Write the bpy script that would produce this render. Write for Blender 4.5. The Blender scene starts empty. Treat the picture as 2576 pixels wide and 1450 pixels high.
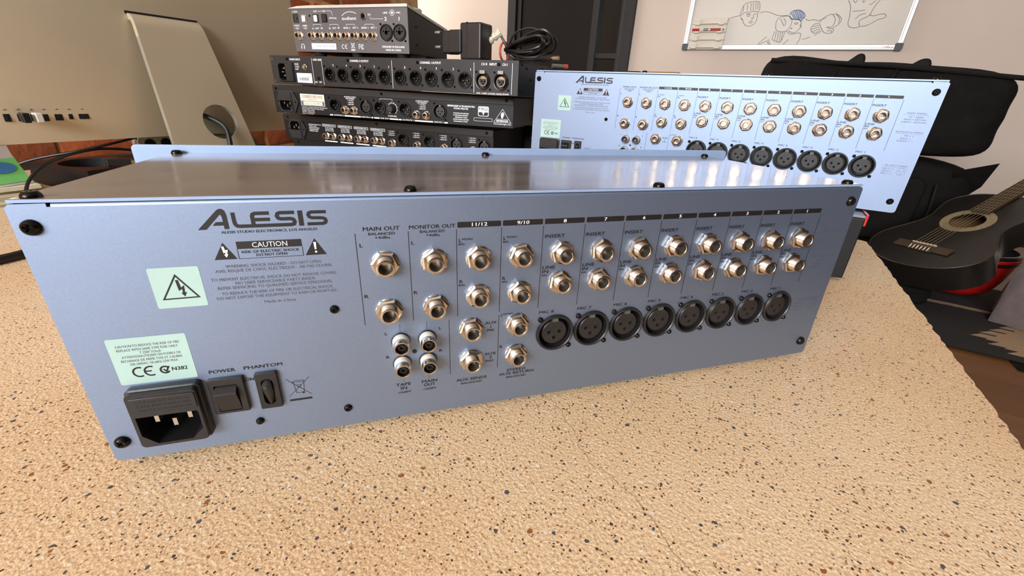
import bpy, bmesh, math, random
from mathutils import Vector, Matrix, Euler
from mathutils.geometry import tessellate_polygon

random.seed(7)
scene = bpy.context.scene
COL = scene.collection
PI = math.pi
D = 0.50                      # desk-top height; "room" heights below are measured from the desk top
S2 = 2 ** -0.5

# ------------------------------------------------------------------ camera
cam_data = bpy.data.cameras.new('camera')
cam = bpy.data.objects.new('camera', cam_data)
COL.objects.link(cam)
cam_data.sensor_fit = 'HORIZONTAL'
cam_data.sensor_width = 36.0
cam_data.lens = 1067.0 / 2576.0 * 36.0
cam_data.clip_start = 0.01
RIGHT = Vector((0.87824407, 0.47610873, 0.04480879))
DOWN = Vector((0.23623404, -0.3504689, -0.90629191))
FWD = Vector((-0.41578941, 0.80653086, -0.42027032))
mw = Matrix((RIGHT, -DOWN, -FWD)).transposed().to_4x4()
mw.translation = Vector((0.0821, -0.2014, 0.1796 + D))
cam.matrix_world = mw
scene.camera = cam

# ------------------------------------------------------------------ view, world, daylight
scene.view_settings.view_transform = 'Standard'
scene.view_settings.look = 'None'
scene.view_settings.gamma = 1.0
scene.view_settings.use_curve_mapping = False
scene.view_settings.exposure = 0.24
cy = scene.cycles
cy.max_bounces = 5
cy.diffuse_bounces = 3
cy.glossy_bounces = 3
cy.transmission_bounces = 2
cy.caustics_reflective = False
cy.caustics_refractive = False
cy.use_adaptive_sampling = True
cy.adaptive_threshold = 0.06
world = bpy.data.worlds.new('sky')
scene.world = world
world.use_nodes = True
bg = world.node_tree.nodes['Background']
bg.inputs['Color'].default_value = (0.75, 0.87, 1.0, 1)
bg.inputs['Strength'].default_value = 1.5

def area(name, loc, rot, sx, sy, power, color):
    l = bpy.data.lights.new(name, 'AREA')
    l.shape = 'RECTANGLE'
    l.size = sx
    l.size_y = sy
    l.energy = power
    l.color = color
    o = bpy.data.objects.new(name, l)
    o.location = loc
    o.rotation_euler = rot
    COL.objects.link(o)
    return o
# daylight standing in the big window of the wall behind the camera, and in the side window beyond the desk end
area('window_daylight', (0.1, -3.58, 1.85), (PI / 2, 0, 0), 2.4, 1.3, 202, (0.93, 0.965, 1.0))
area('side_daylight', (-3.14, 2.35, 1.55), (0, -PI / 2, 0), 1.5, 1.5, 30, (1.0, 0.95, 0.88))

# ------------------------------------------------------------------ materials
def lin(c):
    c = c / 255.0
    return c / 12.92 if c <= 0.04045 else ((c + 0.055) / 1.055) ** 2.4
def rgb(c):
    return (lin(c[0]), lin(c[1]), lin(c[2]), 1.0)
M = {}
def pm(name, c, rough=0.5, metal=0.0, c2=None, nscale=20.0, namt=1.0, detail=4.0, bump=0.0, bscale=200.0, coat=0.0,
       stretch=None, spec=None, rvar=0.0, sheen=0.0):
    m = bpy.data.materials.new(name)
    m.use_nodes = True
    nt = m.node_tree
    b = nt.nodes['Principled BSDF']
    b.inputs['Roughness'].default_value = rough
    b.inputs['Metallic'].default_value = metal
    b.inputs['Base Color'].default_value = rgb(c)
    if coat:
        b.inputs['Coat Weight'].default_value = coat
        b.inputs['Coat Roughness'].default_value = 0.12
    if spec is not None:
        b.inputs['Specular IOR Level'].default_value = spec
    if sheen:
        b.inputs['Sheen Weight'].default_value = sheen
    tc = nt.nodes.new('ShaderNodeTexCoord')
    vec = tc.outputs['Object']
    if stretch:
        mp = nt.nodes.new('ShaderNodeMapping')
        mp.inputs['Scale'].default_value = stretch
        nt.links.new(vec, mp.inputs['Vector'])
        vec = mp.outputs['Vector']
    n = nt.nodes.new('ShaderNodeTexNoise')
    n.inputs['Scale'].default_value = nscale
    n.inputs['Detail'].default_value = detail
    nt.links.new(vec, n.inputs['Vector'])
    if c2 is not None:
        r = nt.nodes.new('ShaderNodeValToRGB')
        r.color_ramp.elements[0].position = 0.5 - 0.25 * namt
        r.color_ramp.elements[1].position = 0.5 + 0.25 * namt
        r.color_ramp.elements[0].color = rgb(c)
        r.color_ramp.elements[1].color = rgb(c2)
        nt.links.new(n.outputs['Fac'], r.inputs['Fac'])
        nt.links.new(r.outputs['Color'], b.inputs['Base Color'])
    if rvar:
        mr = nt.nodes.new('ShaderNodeMapRange')
        mr.inputs['From Min'].default_value = 0.3
        mr.inputs['From Max'].default_value = 0.7
        mr.inputs['To Min'].default_value = max(0.02, rough - rvar)
        mr.inputs['To Max'].default_value = rough + rvar
        nt.links.new(n.outputs['Fac'], mr.inputs['Value'])
        nt.links.new(mr.outputs['Result'], b.inputs['Roughness'])
    if bump:
        n2 = nt.nodes.new('ShaderNodeTexNoise')
        n2.inputs['Scale'].default_value = bscale
        n2.inputs['Detail'].default_value = 3
        nt.links.new(vec, n2.inputs['Vector'])
        bp = nt.nodes.new('ShaderNodeBump')
        bp.inputs['Strength'].default_value = bump
        bp.inputs['Distance'].default_value = 0.002
        nt.links.new(n2.outputs['Fac'], bp.inputs['Height'])
        nt.links.new(bp.outputs['Normal'], b.inputs['Normal'])
    M[name] = m
    return m

pm('blue_paint', (137, 152, 178), 0.54, 0.95, (143, 158, 183), 900, 1, 2, bump=0.03, bscale=3500)
pm('blue_front', (150, 172, 208), 0.4, 0.25, (158, 180, 214), 60, 1)
pm('lid_metal', (150, 139, 135), 0.13, 0.55, (170, 158, 153), 9, 1.2, 5, stretch=(1, 5, 1), rvar=0.05)
pm('chassis_metal', (120, 122, 126), 0.4, 0.8, (100, 102, 106), 30)
pm('ink', (24, 20, 20), 0.5)
pm('ink_soft', (84, 84, 92), 0.6)
pm('ink_white', (232, 232, 235), 0.5)
pm('sticker_green', (166, 194, 186), 0.6, 0, (172, 200, 192), 40, spec=0.3)
pm('sticker_white', (238, 238, 240), 0.5, 0, (228, 228, 230), 40)
pm('sticker_cream', (232, 214, 182), 0.5, 0, (240, 226, 200), 40)
pm('nickel', (214, 202, 188), 0.2, 1.0, (198, 186, 172), 300)
pm('bore', (104, 96, 86), 0.5, 0.7, (84, 77, 70), 200)
pm('black_plastic', (26, 25, 26), 0.38, 0, (34, 32, 33), 120, bump=0.05, bscale=900)
pm('black_satin', (20, 20, 21), 0.3, 0, (26, 26, 27), 80)
pm('black_void', (6, 6, 6), 0.8)
pm('screw_black', (34, 32, 30), 0.18, 0.85, (48, 44, 40), 400)
pm('screw_silver', (190, 184, 170), 0.25, 1.0, (170, 164, 150), 300)
pm('white_plastic', (226, 220, 210), 0.45, 0, (216, 210, 200), 100)
pm('grey_tab', (150, 148, 144), 0.4, 0.6, (130, 128, 124), 200)
pm('unit_black', (24, 23, 25), 0.45, 0.0, (30, 29, 31), 700, bump=0.15, bscale=1600)
pm('unit_black_smooth', (13, 12, 14), 0.42, 0.0, (17, 16, 18), 200, spec=0.3)
pm('unit_lid', (26, 23, 23), 0.4, 0.0, (32, 29, 28), 60, spec=0.35)
pm('interface_grey', (92, 88, 90), 0.5, 0.35, (98, 94, 96), 500, bump=0.03, bscale=2500)
pm('interface_silver', (206, 206, 200), 0.35, 0.5, (196, 196, 190), 80)
pm('interface_side', (40, 34, 31), 0.35, 0.3, (46, 40, 36), 100)
pm('rubber', (16, 15, 15), 0.7, 0, (22, 21, 21), 100)
pm('aluminium', (204, 188, 160), 0.42, 0.4, (210, 194, 166), 6, 1, 2, bump=0.01, bscale=3000)
pm('aluminium_edge', (225, 222, 214), 0.3, 0.8, (215, 212, 204), 50)
pm('cable_black', (20, 18, 18), 0.4, 0, (30, 27, 26), 60)
pm('orange_band', (190, 80, 50), 0.6, 0, (170, 66, 40), 100)
pm('paper', (222, 216, 196), 0.8, 0, (206, 198, 172), 60)
pm('paper_edge', (206, 196, 160), 0.8, 0, (160, 148, 112), 4, 1.5, 6, stretch=(1, 1, 140))
pm('film', (216, 206, 206), 0.3, 0, (224, 216, 216), 40, coat=0.5)
pm('green_print', (120, 205, 110), 0.5, 0, (132, 214, 122), 60)
pm('blue_print', (62, 122, 182), 0.5, 0, (70, 130, 190), 60)
pm('brick', (196, 98, 44), 0.85, 0, (150, 70, 34), 16, 1.4, 8, bump=0.9, bscale=60)
pm('brick_b', (176, 90, 44), 0.85, 0, (134, 66, 36), 18, 1.4, 8, bump=0.9, bscale=70)
pm('mortar', (224, 176, 124), 0.95, 0, (150, 106, 66), 30, 1.2, 8, bump=1.0, bscale=90)
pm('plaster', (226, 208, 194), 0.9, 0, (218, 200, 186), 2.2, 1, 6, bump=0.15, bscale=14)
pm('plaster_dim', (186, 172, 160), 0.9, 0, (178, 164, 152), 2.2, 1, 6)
pm('ceiling_white', (226, 220, 212), 0.9, 0, (220, 214, 206), 2)
pm('door_brown', (26, 17, 14), 0.5, 0, (22, 14, 12), 8, 1, 6, stretch=(8, 8, 1), spec=0.15)
pm('door_frame', (36, 32, 32), 0.5, 0, (42, 38, 37), 40, spec=0.3)
pm('door_glass', (10, 9, 10), 0.12, 0, (14, 12, 13), 4)
pm('old_wood', (70, 46, 34), 0.75, 0, (40, 26, 20), 6, 1.4, 8, stretch=(1, 1, 1), bump=0.6, bscale=50)
pm('floor_wood', (112, 72, 38), 0.42, 0, (92, 56, 28), 5, 1.3, 8, stretch=(1.2, 14, 1))
pm('floor_wood_b', (122, 82, 46), 0.42, 0, (98, 62, 32), 5, 1.3, 8, stretch=(1.2, 14, 1))
pm('bag_black', (15, 13, 12), 0.8, 0, (22, 19, 17), 30, 1, 6, bump=0.3, bscale=260, spec=0.2)
pm('bag_trim', (18, 16, 14), 0.7, 0, (24, 21, 19), 60, spec=0.25)
pm('guitar_black', (22, 19, 17), 0.34, 0, (30, 26, 23), 7, 1.2, 6, coat=0.2, rvar=0.08)
pm('guitar_inside', (176, 132, 88), 0.8, 0, (150, 108, 70), 10, 1, 6, stretch=(1, 12, 1))
pm('rosette', (150, 136, 106), 0.5, 0, (112, 98, 74), 120, 1.4, 6)
pm('fretboard', (72, 56, 42), 0.5, 0, (56, 42, 31), 12, 1, 6, stretch=(1, 10, 1))
pm('neck_wood', (52, 34, 24), 0.4, 0, (44, 28, 20), 12)
pm('bone', (226, 212, 184), 0.4, 0, (216, 200, 170), 60)
pm('string', (196, 178, 140), 0.3, 0.8, (180, 160, 122), 100)
pm('red_gloss', (196, 28, 22), 0.35, 0, (180, 22, 18), 12, coat=0.3)
pm('fleece', (112, 98, 96), 0.95, 0, (92, 80, 79), 30, 1.2, 8, bump=0.8, bscale=120, sheen=0.5)
pm('board_white', (224, 215, 202), 0.36, 0, (214, 205, 191), 3, 1.2, 6, spec=0.35)
pm('board_frame', (222, 222, 220), 0.35, 0.4, (212, 212, 210), 50)
pm('marker_ink', (96, 94, 100), 0.7)
pm('marker_blue', (140, 158, 188), 0.7)
pm('marker_red', (186, 30, 32), 0.4)
pm('tray_plastic', (226, 216, 200), 0.5, 0, (218, 208, 192), 40)
pm('crate_wood', (176, 138, 96), 0.7, 0, (150, 112, 74), 12, 1, 6, stretch=(1, 8, 8))
pm('green_glaze', (14, 74, 34), 0.3, 0, (10, 60, 28), 20, coat=0.4)
pm('concrete_side', (190, 158, 122), 0.9, 0, (160, 128, 94), 40, 1.2, 8, bump=0.8, bscale=120)
pm('window_frame', (228, 226, 220), 0.5, 0, (220, 218, 212), 30)
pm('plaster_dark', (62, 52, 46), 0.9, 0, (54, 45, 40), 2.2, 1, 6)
pm('tab_grey', (92, 90, 88), 0.5, 0.2, (80, 78, 76), 200)
pm('binding_dark', (46, 37, 30), 0.5, 0, (60, 48, 38), 30)
# desk: sanded concrete with dark, grey and pale aggregate, two hairline cracks
def desk_material():
    m = bpy.data.materials.new('concrete_terrazzo')
    m.use_nodes = True
    nt = m.node_tree
    L = nt.links.new
    N = nt.nodes.new
    b = nt.nodes['Principled BSDF']
    tc = N('ShaderNodeTexCoord')
    base = tc.outputs['Object']
    def noise(scale, detail=4, vec=base, rough=0.5):
        n = N('ShaderNodeTexNoise')
        n.inputs['Scale'].default_value = scale
        n.inputs['Detail'].default_value = detail
        n.inputs['Roughness'].default_value = rough
        L(vec, n.inputs['Vector'])
        return n
    def ramp(fac, stops):
        r = N('ShaderNodeValToRGB')
        e = r.color_ramp.elements
        e[0].position, e[0].color = stops[0]
        e[1].position, e[1].color = stops[-1]
        for p, c in stops[1:-1]:
            k = e.new(p)
            k.color = c
        L(fac, r.inputs['Fac'])
        return r.outputs['Color']
    def mix(a, bcol, fac):
        x = N('ShaderNodeMix')
        x.data_type = 'RGBA'
        L(fac, x.inputs['Factor'])
        L(a, x.inputs[6])
        if isinstance(bcol, tuple):
            x.inputs[7].default_value = bcol
        else:
            L(bcol, x.inputs[7])
        return x.outputs[2]
    def math_(op, a, bb=None):
        x = N('ShaderNodeMath')
        x.operation = op
        for i, v in enumerate((a, bb)):
            if v is None:
                continue
            if isinstance(v, (int, float)):
                x.inputs[i].default_value = v
            else:
                L(v, x.inputs[i])
        return x.outputs[0]
    col = ramp(noise(5, 6).outputs['Fac'], [(0.3, rgb((214, 175, 130))), (0.52, rgb((231, 199, 160))), (0.72, rgb((241, 216, 184)))])
    fine = ramp(noise(820, 4).outputs['Fac'], [(0.34, rgb((158, 114, 76))), (0.5, rgb((226, 190, 146))), (0.64, rgb((252, 232, 200)))])
    f = N('ShaderNodeValue')
    f.outputs[0].default_value = 0.46
    col = mix(col, fine, f.outputs[0])
    # aggregate: voronoi cells, only some of them dark, of uneven size
    warp = noise(260, 2)
    wadd = N('ShaderNodeVectorMath')
    wadd.operation = 'MULTIPLY_ADD'
    L(warp.outputs['Color'], wadd.inputs[0])
    wadd.inputs[1].default_value = (0.0022, 0.0022, 0.0022)
    L(base, wadd.inputs[2])
    def specks(scale, thr, size, color, col):
        v = N('ShaderNodeTexVoronoi')
        v.inputs['Scale'].default_value = scale
        L(wadd.outputs[0], v.inputs['Vector'])
        sep = N('ShaderNodeSeparateColor')
        L(v.outputs['Color'], sep.inputs[0])
        pick = math_('GREATER_THAN', sep.outputs[0], thr)
        rad = math_('MULTIPLY', sep.outputs[1], size)
        inside = math_('LESS_THAN', v.outputs['Distance'], rad)
        return mix(col, color, math_('MULTIPLY', pick, inside))
    col = specks(620, 0.62, 0.46, rgb((160, 116, 74)), col)
    col = specks(430, 0.87, 0.40, rgb((84, 80, 78)), col)
    col = specks(620, 0.83, 0.42, rgb((74, 56, 42)), col)
    col = specks(300, 0.955, 0.42, rgb((150, 96, 50)), col)
    col = specks(280, 0.965, 0.40, rgb((82, 84, 90)), col)
    col = specks(420, 0.90, 0.44, rgb((236, 222, 200)), col)
    # two hairline cracks: |across - wander(along)| small, over a limited stretch
    def crack(px, py, ang, length, width, col, seed):
        mp = N('ShaderNodeMapping')
        mp.vector_type = 'TEXTURE'
        mp.inputs['Location'].default_value = (px, py, 0)
        mp.inputs['Rotation'].default_value = (0, 0, ang)
        L(base, mp.inputs['Vector'])
        sp = N('ShaderNodeSeparateXYZ')
        L(mp.outputs['Vector'], sp.inputs[0])
        cb = N('ShaderNodeCombineXYZ')
        L(sp.outputs['X'], cb.inputs['X'])
        cb.inputs['Y'].default_value = seed
        w1 = noise(22, 6, cb.outputs[0], 0.6)
        wander = math_('MULTIPLY', math_('SUBTRACT', w1.outputs['Fac'], 0.5), 0.035)
        dist = math_('ABSOLUTE', math_('SUBTRACT', sp.outputs['Y'], wander))
        line = math_('LESS_THAN', dist, width)
        on = math_('MULTIPLY', math_('GREATER_THAN', sp.outputs['X'], 0.0), math_('LESS_THAN', sp.outputs['X'], length))
        return mix(col, rgb((120, 98, 78)), math_('MULTIPLY', math_('MULTIPLY', line, on), 0.75))
    col = crack(-0.05, 0.045, -0.62, 0.42, 0.00022, col, 3.0)
    col = crack(0.165, 0.235, -0.55, 0.16, 0.00018, col, 8.0)
    L(col, b.inputs['Base Color'])
    rr = noise(3, 4)
    mr = N('ShaderNodeMapRange')
    mr.inputs['From Min'].default_value = 0.35
    mr.inputs['From Max'].default_value = 0.65
    mr.inputs['To Min'].default_value = 0.36
    mr.inputs['To Max'].default_value = 0.52
    L(rr.outputs['Fac'], mr.inputs['Value'])
    L(mr.outputs['Result'], b.inputs['Roughness'])
    bn = noise(520, 3)
    bp = N('ShaderNodeBump')
    bp.inputs['Strength'].default_value = 0.5
    bp.inputs['Distance'].default_value = 0.001
    L(bn.outputs['Fac'], bp.inputs['Height'])
    L(bp.outputs['Normal'], b.inputs['Normal'])
    M['concrete'] = m
desk_material()

def rug_material():
    m = bpy.data.materials.new('kilim')
    m.use_nodes = True
    nt = m.node_tree
    L = nt.links.new
    N = nt.nodes.new
    b = nt.nodes['Principled BSDF']
    b.inputs['Roughness'].default_value = 0.95
    tc = N('ShaderNodeTexCoord')
    sp = N('ShaderNodeSeparateXYZ')
    L(tc.outputs['Object'], sp.inputs[0])
    def math_(op, a, bb=None, c=None):
        x = N('ShaderNodeMath')
        x.operation = op
        for i, v in enumerate((a, bb, c)):
            if v is None:
                continue
            if isinstance(v, (int, float)):
                x.inputs[i].default_value = v
            else:
                L(v, x.inputs[i])
        return x.outputs[0]
    X, Y = sp.outputs['X'], sp.outputs['Y']
    nz = N('ShaderNodeTexNoise')
    nz.inputs['Scale'].default_value = 60
    jit = math_('MULTIPLY', math_('SUBTRACT', nz.outputs['Fac'], 0.5), 0.012)
    # woven band running along x
    y2 = math_('ADD', Y, jit)
    band = math_('MULTIPLY', math_('GREATER_THAN', y2, 0.405), math_('LESS_THAN', y2, 0.437))
    # stepped diamonds, tan on black, repeating along x
    xf = math_('ABSOLUTE', math_('SUBTRACT', math_('FRACT', math_('MULTIPLY_ADD', X, 1.55, 0.10)), 0.5))
    step = math_('SNAP', math_('ADD', Y, 0.01), 0.045)
    saw = math_('FRACT', math_('MULTIPLY', Y, 22.2))
    half = math_('MULTIPLY_ADD', math_('ABSOLUTE', math_('SUBTRACT', step, 0.135)), -1.15, 0.30)
    half = math_('MULTIPLY_ADD', saw, -0.07, half)
    dia = math_('LESS_THAN', math_('ADD', xf, jit), half)
    inner = math_('LESS_THAN', xf, math_('SUBTRACT', half, 0.20))
    dia = math_('SUBTRACT', dia, inner)
    low = math_('LESS_THAN', Y, 0.30)
    tan = math_('MAXIMUM', band, math_('MULTIPLY', dia, low))
    mx = N('ShaderNodeMix')
    mx.data_type = 'RGBA'
    L(tan, mx.inputs['Factor'])
    n2 = N('ShaderNodeTexNoise')
    n2.inputs['Scale'].default_value = 300
    r1 = N('ShaderNodeValToRGB')
    r1.color_ramp.elements[0].color = rgb((14, 12, 11))
    r1.color_ramp.elements[1].color = rgb((36, 29, 25))
    L(n2.outputs['Fac'], r1.inputs['Fac'])
    r2 = N('ShaderNodeValToRGB')
    r2.color_ramp.elements[0].color = rgb((132, 106, 80))
    r2.color_ramp.elements[1].color = rgb((184, 154, 120))
    L(n2.outputs['Fac'], r2.inputs['Fac'])
    L(r1.outputs['Color'], mx.inputs[6])
    L(r2.outputs['Color'], mx.inputs[7])
    L(mx.outputs[2], b.inputs['Base Color'])
    bp = N('ShaderNodeBump')
    bp.inputs['Strength'].default_value = 0.6
    bp.inputs['Distance'].default_value = 0.004
    L(n2.outputs['Fac'], bp.inputs['Height'])
    L(bp.outputs['Normal'], b.inputs['Normal'])
    M['kilim'] = m
rug_material()

# ------------------------------------------------------------------ mesh helpers
class MB:
    def __init__(self):
        self.v, self.f, self.fm, self.m = [], [], [], 0
        self.marks = []                    # (first vertex, first face) of every printed piece
    def add(self, vs, fs, T=None):
        o = len(self.v)
        self.v += [tuple(T @ Vector(p)) if T else tuple(p) for p in vs]
        self.f += [[i + o for i in f] for f in fs]
        self.fm += [self.m] * len(fs)
        return self
    def box(self, x0, x1, y0, y1, z0, z1, T=None):
        vs = [(x, y, z) for z in (z0, z1) for y in (y0, y1) for x in (x0, x1)]
        return self.add(vs, [(0, 2, 3, 1), (4, 5, 7, 6), (0, 1, 5, 4), (2, 6, 7, 3), (0, 4, 6, 2), (1, 3, 7, 5)], T)
    def lathe(self, prof, n=20, T=None, cap0=True, cap1=True):
        """prof: (radius, outward) pairs; the axis points along -y (outward)"""
        vs, fs = [], []
        for r, o in prof:
            for k in range(n):
                a = 2 * PI * k / n
                vs.append((r * math.cos(a), -o, r * math.sin(a)))
        for i in range(len(prof) - 1):
            for k in range(n):
                k2 = (k + 1) % n
                fs.append((i * n + k, i * n + k2, (i + 1) * n + k2, (i + 1) * n + k))
        if cap0:
            fs.append(tuple(range(n)))
        if cap1:
            fs.append(tuple((len(prof) - 1) * n + k for k in range(n - 1, -1, -1)))
        return self.add(vs, fs, T)
    def prism(self, pts, y0, y1, T=None, cap0=True, cap1=True):
        """pts: (x, z) outline, extruded from y0 to y1"""
        n = len(pts)
        vs = [(x, y0, z) for x, z in pts] + [(x, y1, z) for x, z in pts]
        fs = [(k, (k + 1) % n, n + (k + 1) % n, n + k) for k in range(n)]
        if cap0:
            fs.append(tuple(range(n - 1, -1, -1)))
        if cap1:
            fs.append(tuple(range(n, 2 * n)))
        return self.add(vs, fs, T)
    def holed(self, outer, holes, y, T=None):
        loops = [outer] + holes
        flat = [p for l in loops for p in l]
        tri = tessellate_polygon([[Vector((p[0], p[1], 0)) for p in l] for l in loops])
        return self.add([(x, y, z) for x, z in flat], [tuple(t) for t in tri], T)
    def tube(self, pts, r, n=8, T=None, caps=True):
        pts = [Vector(p) for p in pts]
        vs, fs = [], []
        up = Vector((0, 0, 1))
        prev = None
        for i, p in enumerate(pts):
            t = (pts[min(i + 1, len(pts) - 1)] - pts[max(i - 1, 0)]).normalized()
            if prev is None:
                a = t.orthogonal().normalized()
            else:
                a = (prev - t * prev.dot(t)).normalized()
            prev = a
            bb = t.cross(a)
            rr = r[i] if isinstance(r, (list, tuple)) else r
            for k in range(n):
                q = 2 * PI * k / n
                vs.append(p + (a * math.cos(q) + bb * math.sin(q)) * rr)
        for i in range(len(pts) - 1):
            for k in range(n):
                k2 = (k + 1) % n
                fs.append((i * n + k, i * n + k2, (i + 1) * n + k2, (i + 1) * n + k))
        if caps:
            fs.append(tuple(range(n - 1, -1, -1)))
            fs.append(tuple((len(pts) - 1) * n + k for k in range(n)))
        return self.add(vs, fs, T)
    def ribbon(self, pts, w, y):
        """flat mitred stroke in the x-z plane"""
        pts = [p for i, p in enumerate(pts) if i == 0 or math.hypot(p[0] - pts[i - 1][0], p[1] - pts[i - 1][1]) > 1e-7]
        n = len(pts)
        if n < 2:
            return self
        closed = n > 3 and math.hypot(pts[0][0] - pts[-1][0], pts[0][1] - pts[-1][1]) < 1e-6
        if closed:
            pts = pts[:-1]
            n -= 1
        def nrm(a, b):
            dx, dz = b[0] - a[0], b[1] - a[1]
            l = math.hypot(dx, dz)
            return (-dz / l, dx / l)
        vs = []
        for i, p in enumerate(pts):
            a = nrm(pts[i - 1], p) if (i or closed) else None
            b = nrm(p, pts[(i + 1) % n]) if (i < n - 1 or closed) else None
            a, b = a or b, b or a
            m = (a[0] + b[0], a[1] + b[1])
            l2 = max(m[0] ** 2 + m[1] ** 2, 0.8)
            m = (m[0] * 2 / l2 * w / 2, m[1] * 2 / l2 * w / 2)
            vs += [(p[0] - m[0], y, p[1] - m[1]), (p[0] + m[0], y, p[1] + m[1])]
        fs = [(2 * i, 2 * i + 2, 2 * i + 3, 2 * i + 1) for i in range(n - 1)]
        if closed:
            fs.append((2 * n - 2, 0, 1, 2 * n - 1))
        return self.add(vs, fs)
    def mesh(self, name, mats, smooth=True, angle=35, recalc=True):
        me = bpy.data.meshes.new(name)
        me.from_pydata(self.v, [], self.f)
        if not isinstance(mats, (list, tuple)):
            mats = [mats]
        for k in mats:
            me.materials.append(M[k])
        me.polygons.foreach_set('material_index', self.fm)
        me.update()
        if recalc:
            bm = bmesh.new()
            bm.from_mesh(me)
            bmesh.ops.recalc_face_normals(bm, faces=bm.faces)
            bm.to_mesh(me)
            bm.free()
        if smooth:
            me.shade_smooth()
            me.set_sharp_from_angle(angle=math.radians(angle))
        return me

def smooth_path(pts, k=6):
    P = [Vector(p) for p in pts]
    P = [2 * P[0] - P[1]] + P + [2 * P[-1] - P[-2]]
    out = []
    for i in range(1, len(P) - 2):
        p0, p1, p2, p3 = P[i - 1:i + 3]
        for s in range(k):
            t = s / k
            out.append(0.5 * ((2 * p1) + (p2 - p0) * t + (2 * p0 - 5 * p1 + 4 * p2 - p3) * t * t + (3 * p1 - p0 - 3 * p2 + p3) * t ** 3))
    out.append(P[-2])
    return out
def rrect(x0, x1, z0, z1, r, n=4):
    pts = []
    for cx, cz, a0 in ((x1 - r, z0 + r, -PI / 2), (x1 - r, z1 - r, 0), (x0 + r, z1 - r, PI / 2), (x0 + r, z0 + r, PI)):
        for k in range(n + 1):
            a = a0 + PI / 2 * k / n
            pts.append((cx + r * math.cos(a), cz + r * math.sin(a)))
    return pts
def circ(cx, cz, r, n=20):
    return [(cx + r * math.cos(2 * PI * k / n), cz + r * math.sin(2 * PI * k / n)) for k in range(n)]

# ------------------------------------------------------------------ object helpers
def obj(name, data, parent=None, loc=(0, 0, 0), rot=(0, 0, 0)):
    o = bpy.data.objects.new(name, data)
    COL.objects.link(o)
    o.parent = parent
    o.location = loc
    o.rotation_euler = rot
    return o
def tag(o, label, cat, group=None):
    o['label'] = label
    o['category'] = cat
    if group:
        o['group'] = group
    return o
def thing(name, label, cat, loc=(0, 0, 0), rot=(0, 0, 0), group=None):
    return tag(obj(name, None, None, loc, rot), label, cat, group)
def struct(name, data, loc=(0, 0, 0), rot=(0, 0, 0)):
    o = obj(name, data, None, loc, rot)
    o['kind'] = 'structure'
    return o
def bevel(o, w, seg=2):
    b = o.modifiers.new('bevel', 'BEVEL')
    b.width = w
    b.segments = seg
    b.limit_method = 'ANGLE'
    b.angle_limit = math.radians(40)
    return o
def copy_tree(o, parent=None):
    c = o.copy()
    COL.objects.link(c)
    c.parent = parent
    for ch in list(o.children):
        copy_tree(ch, c)
    return c

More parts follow.
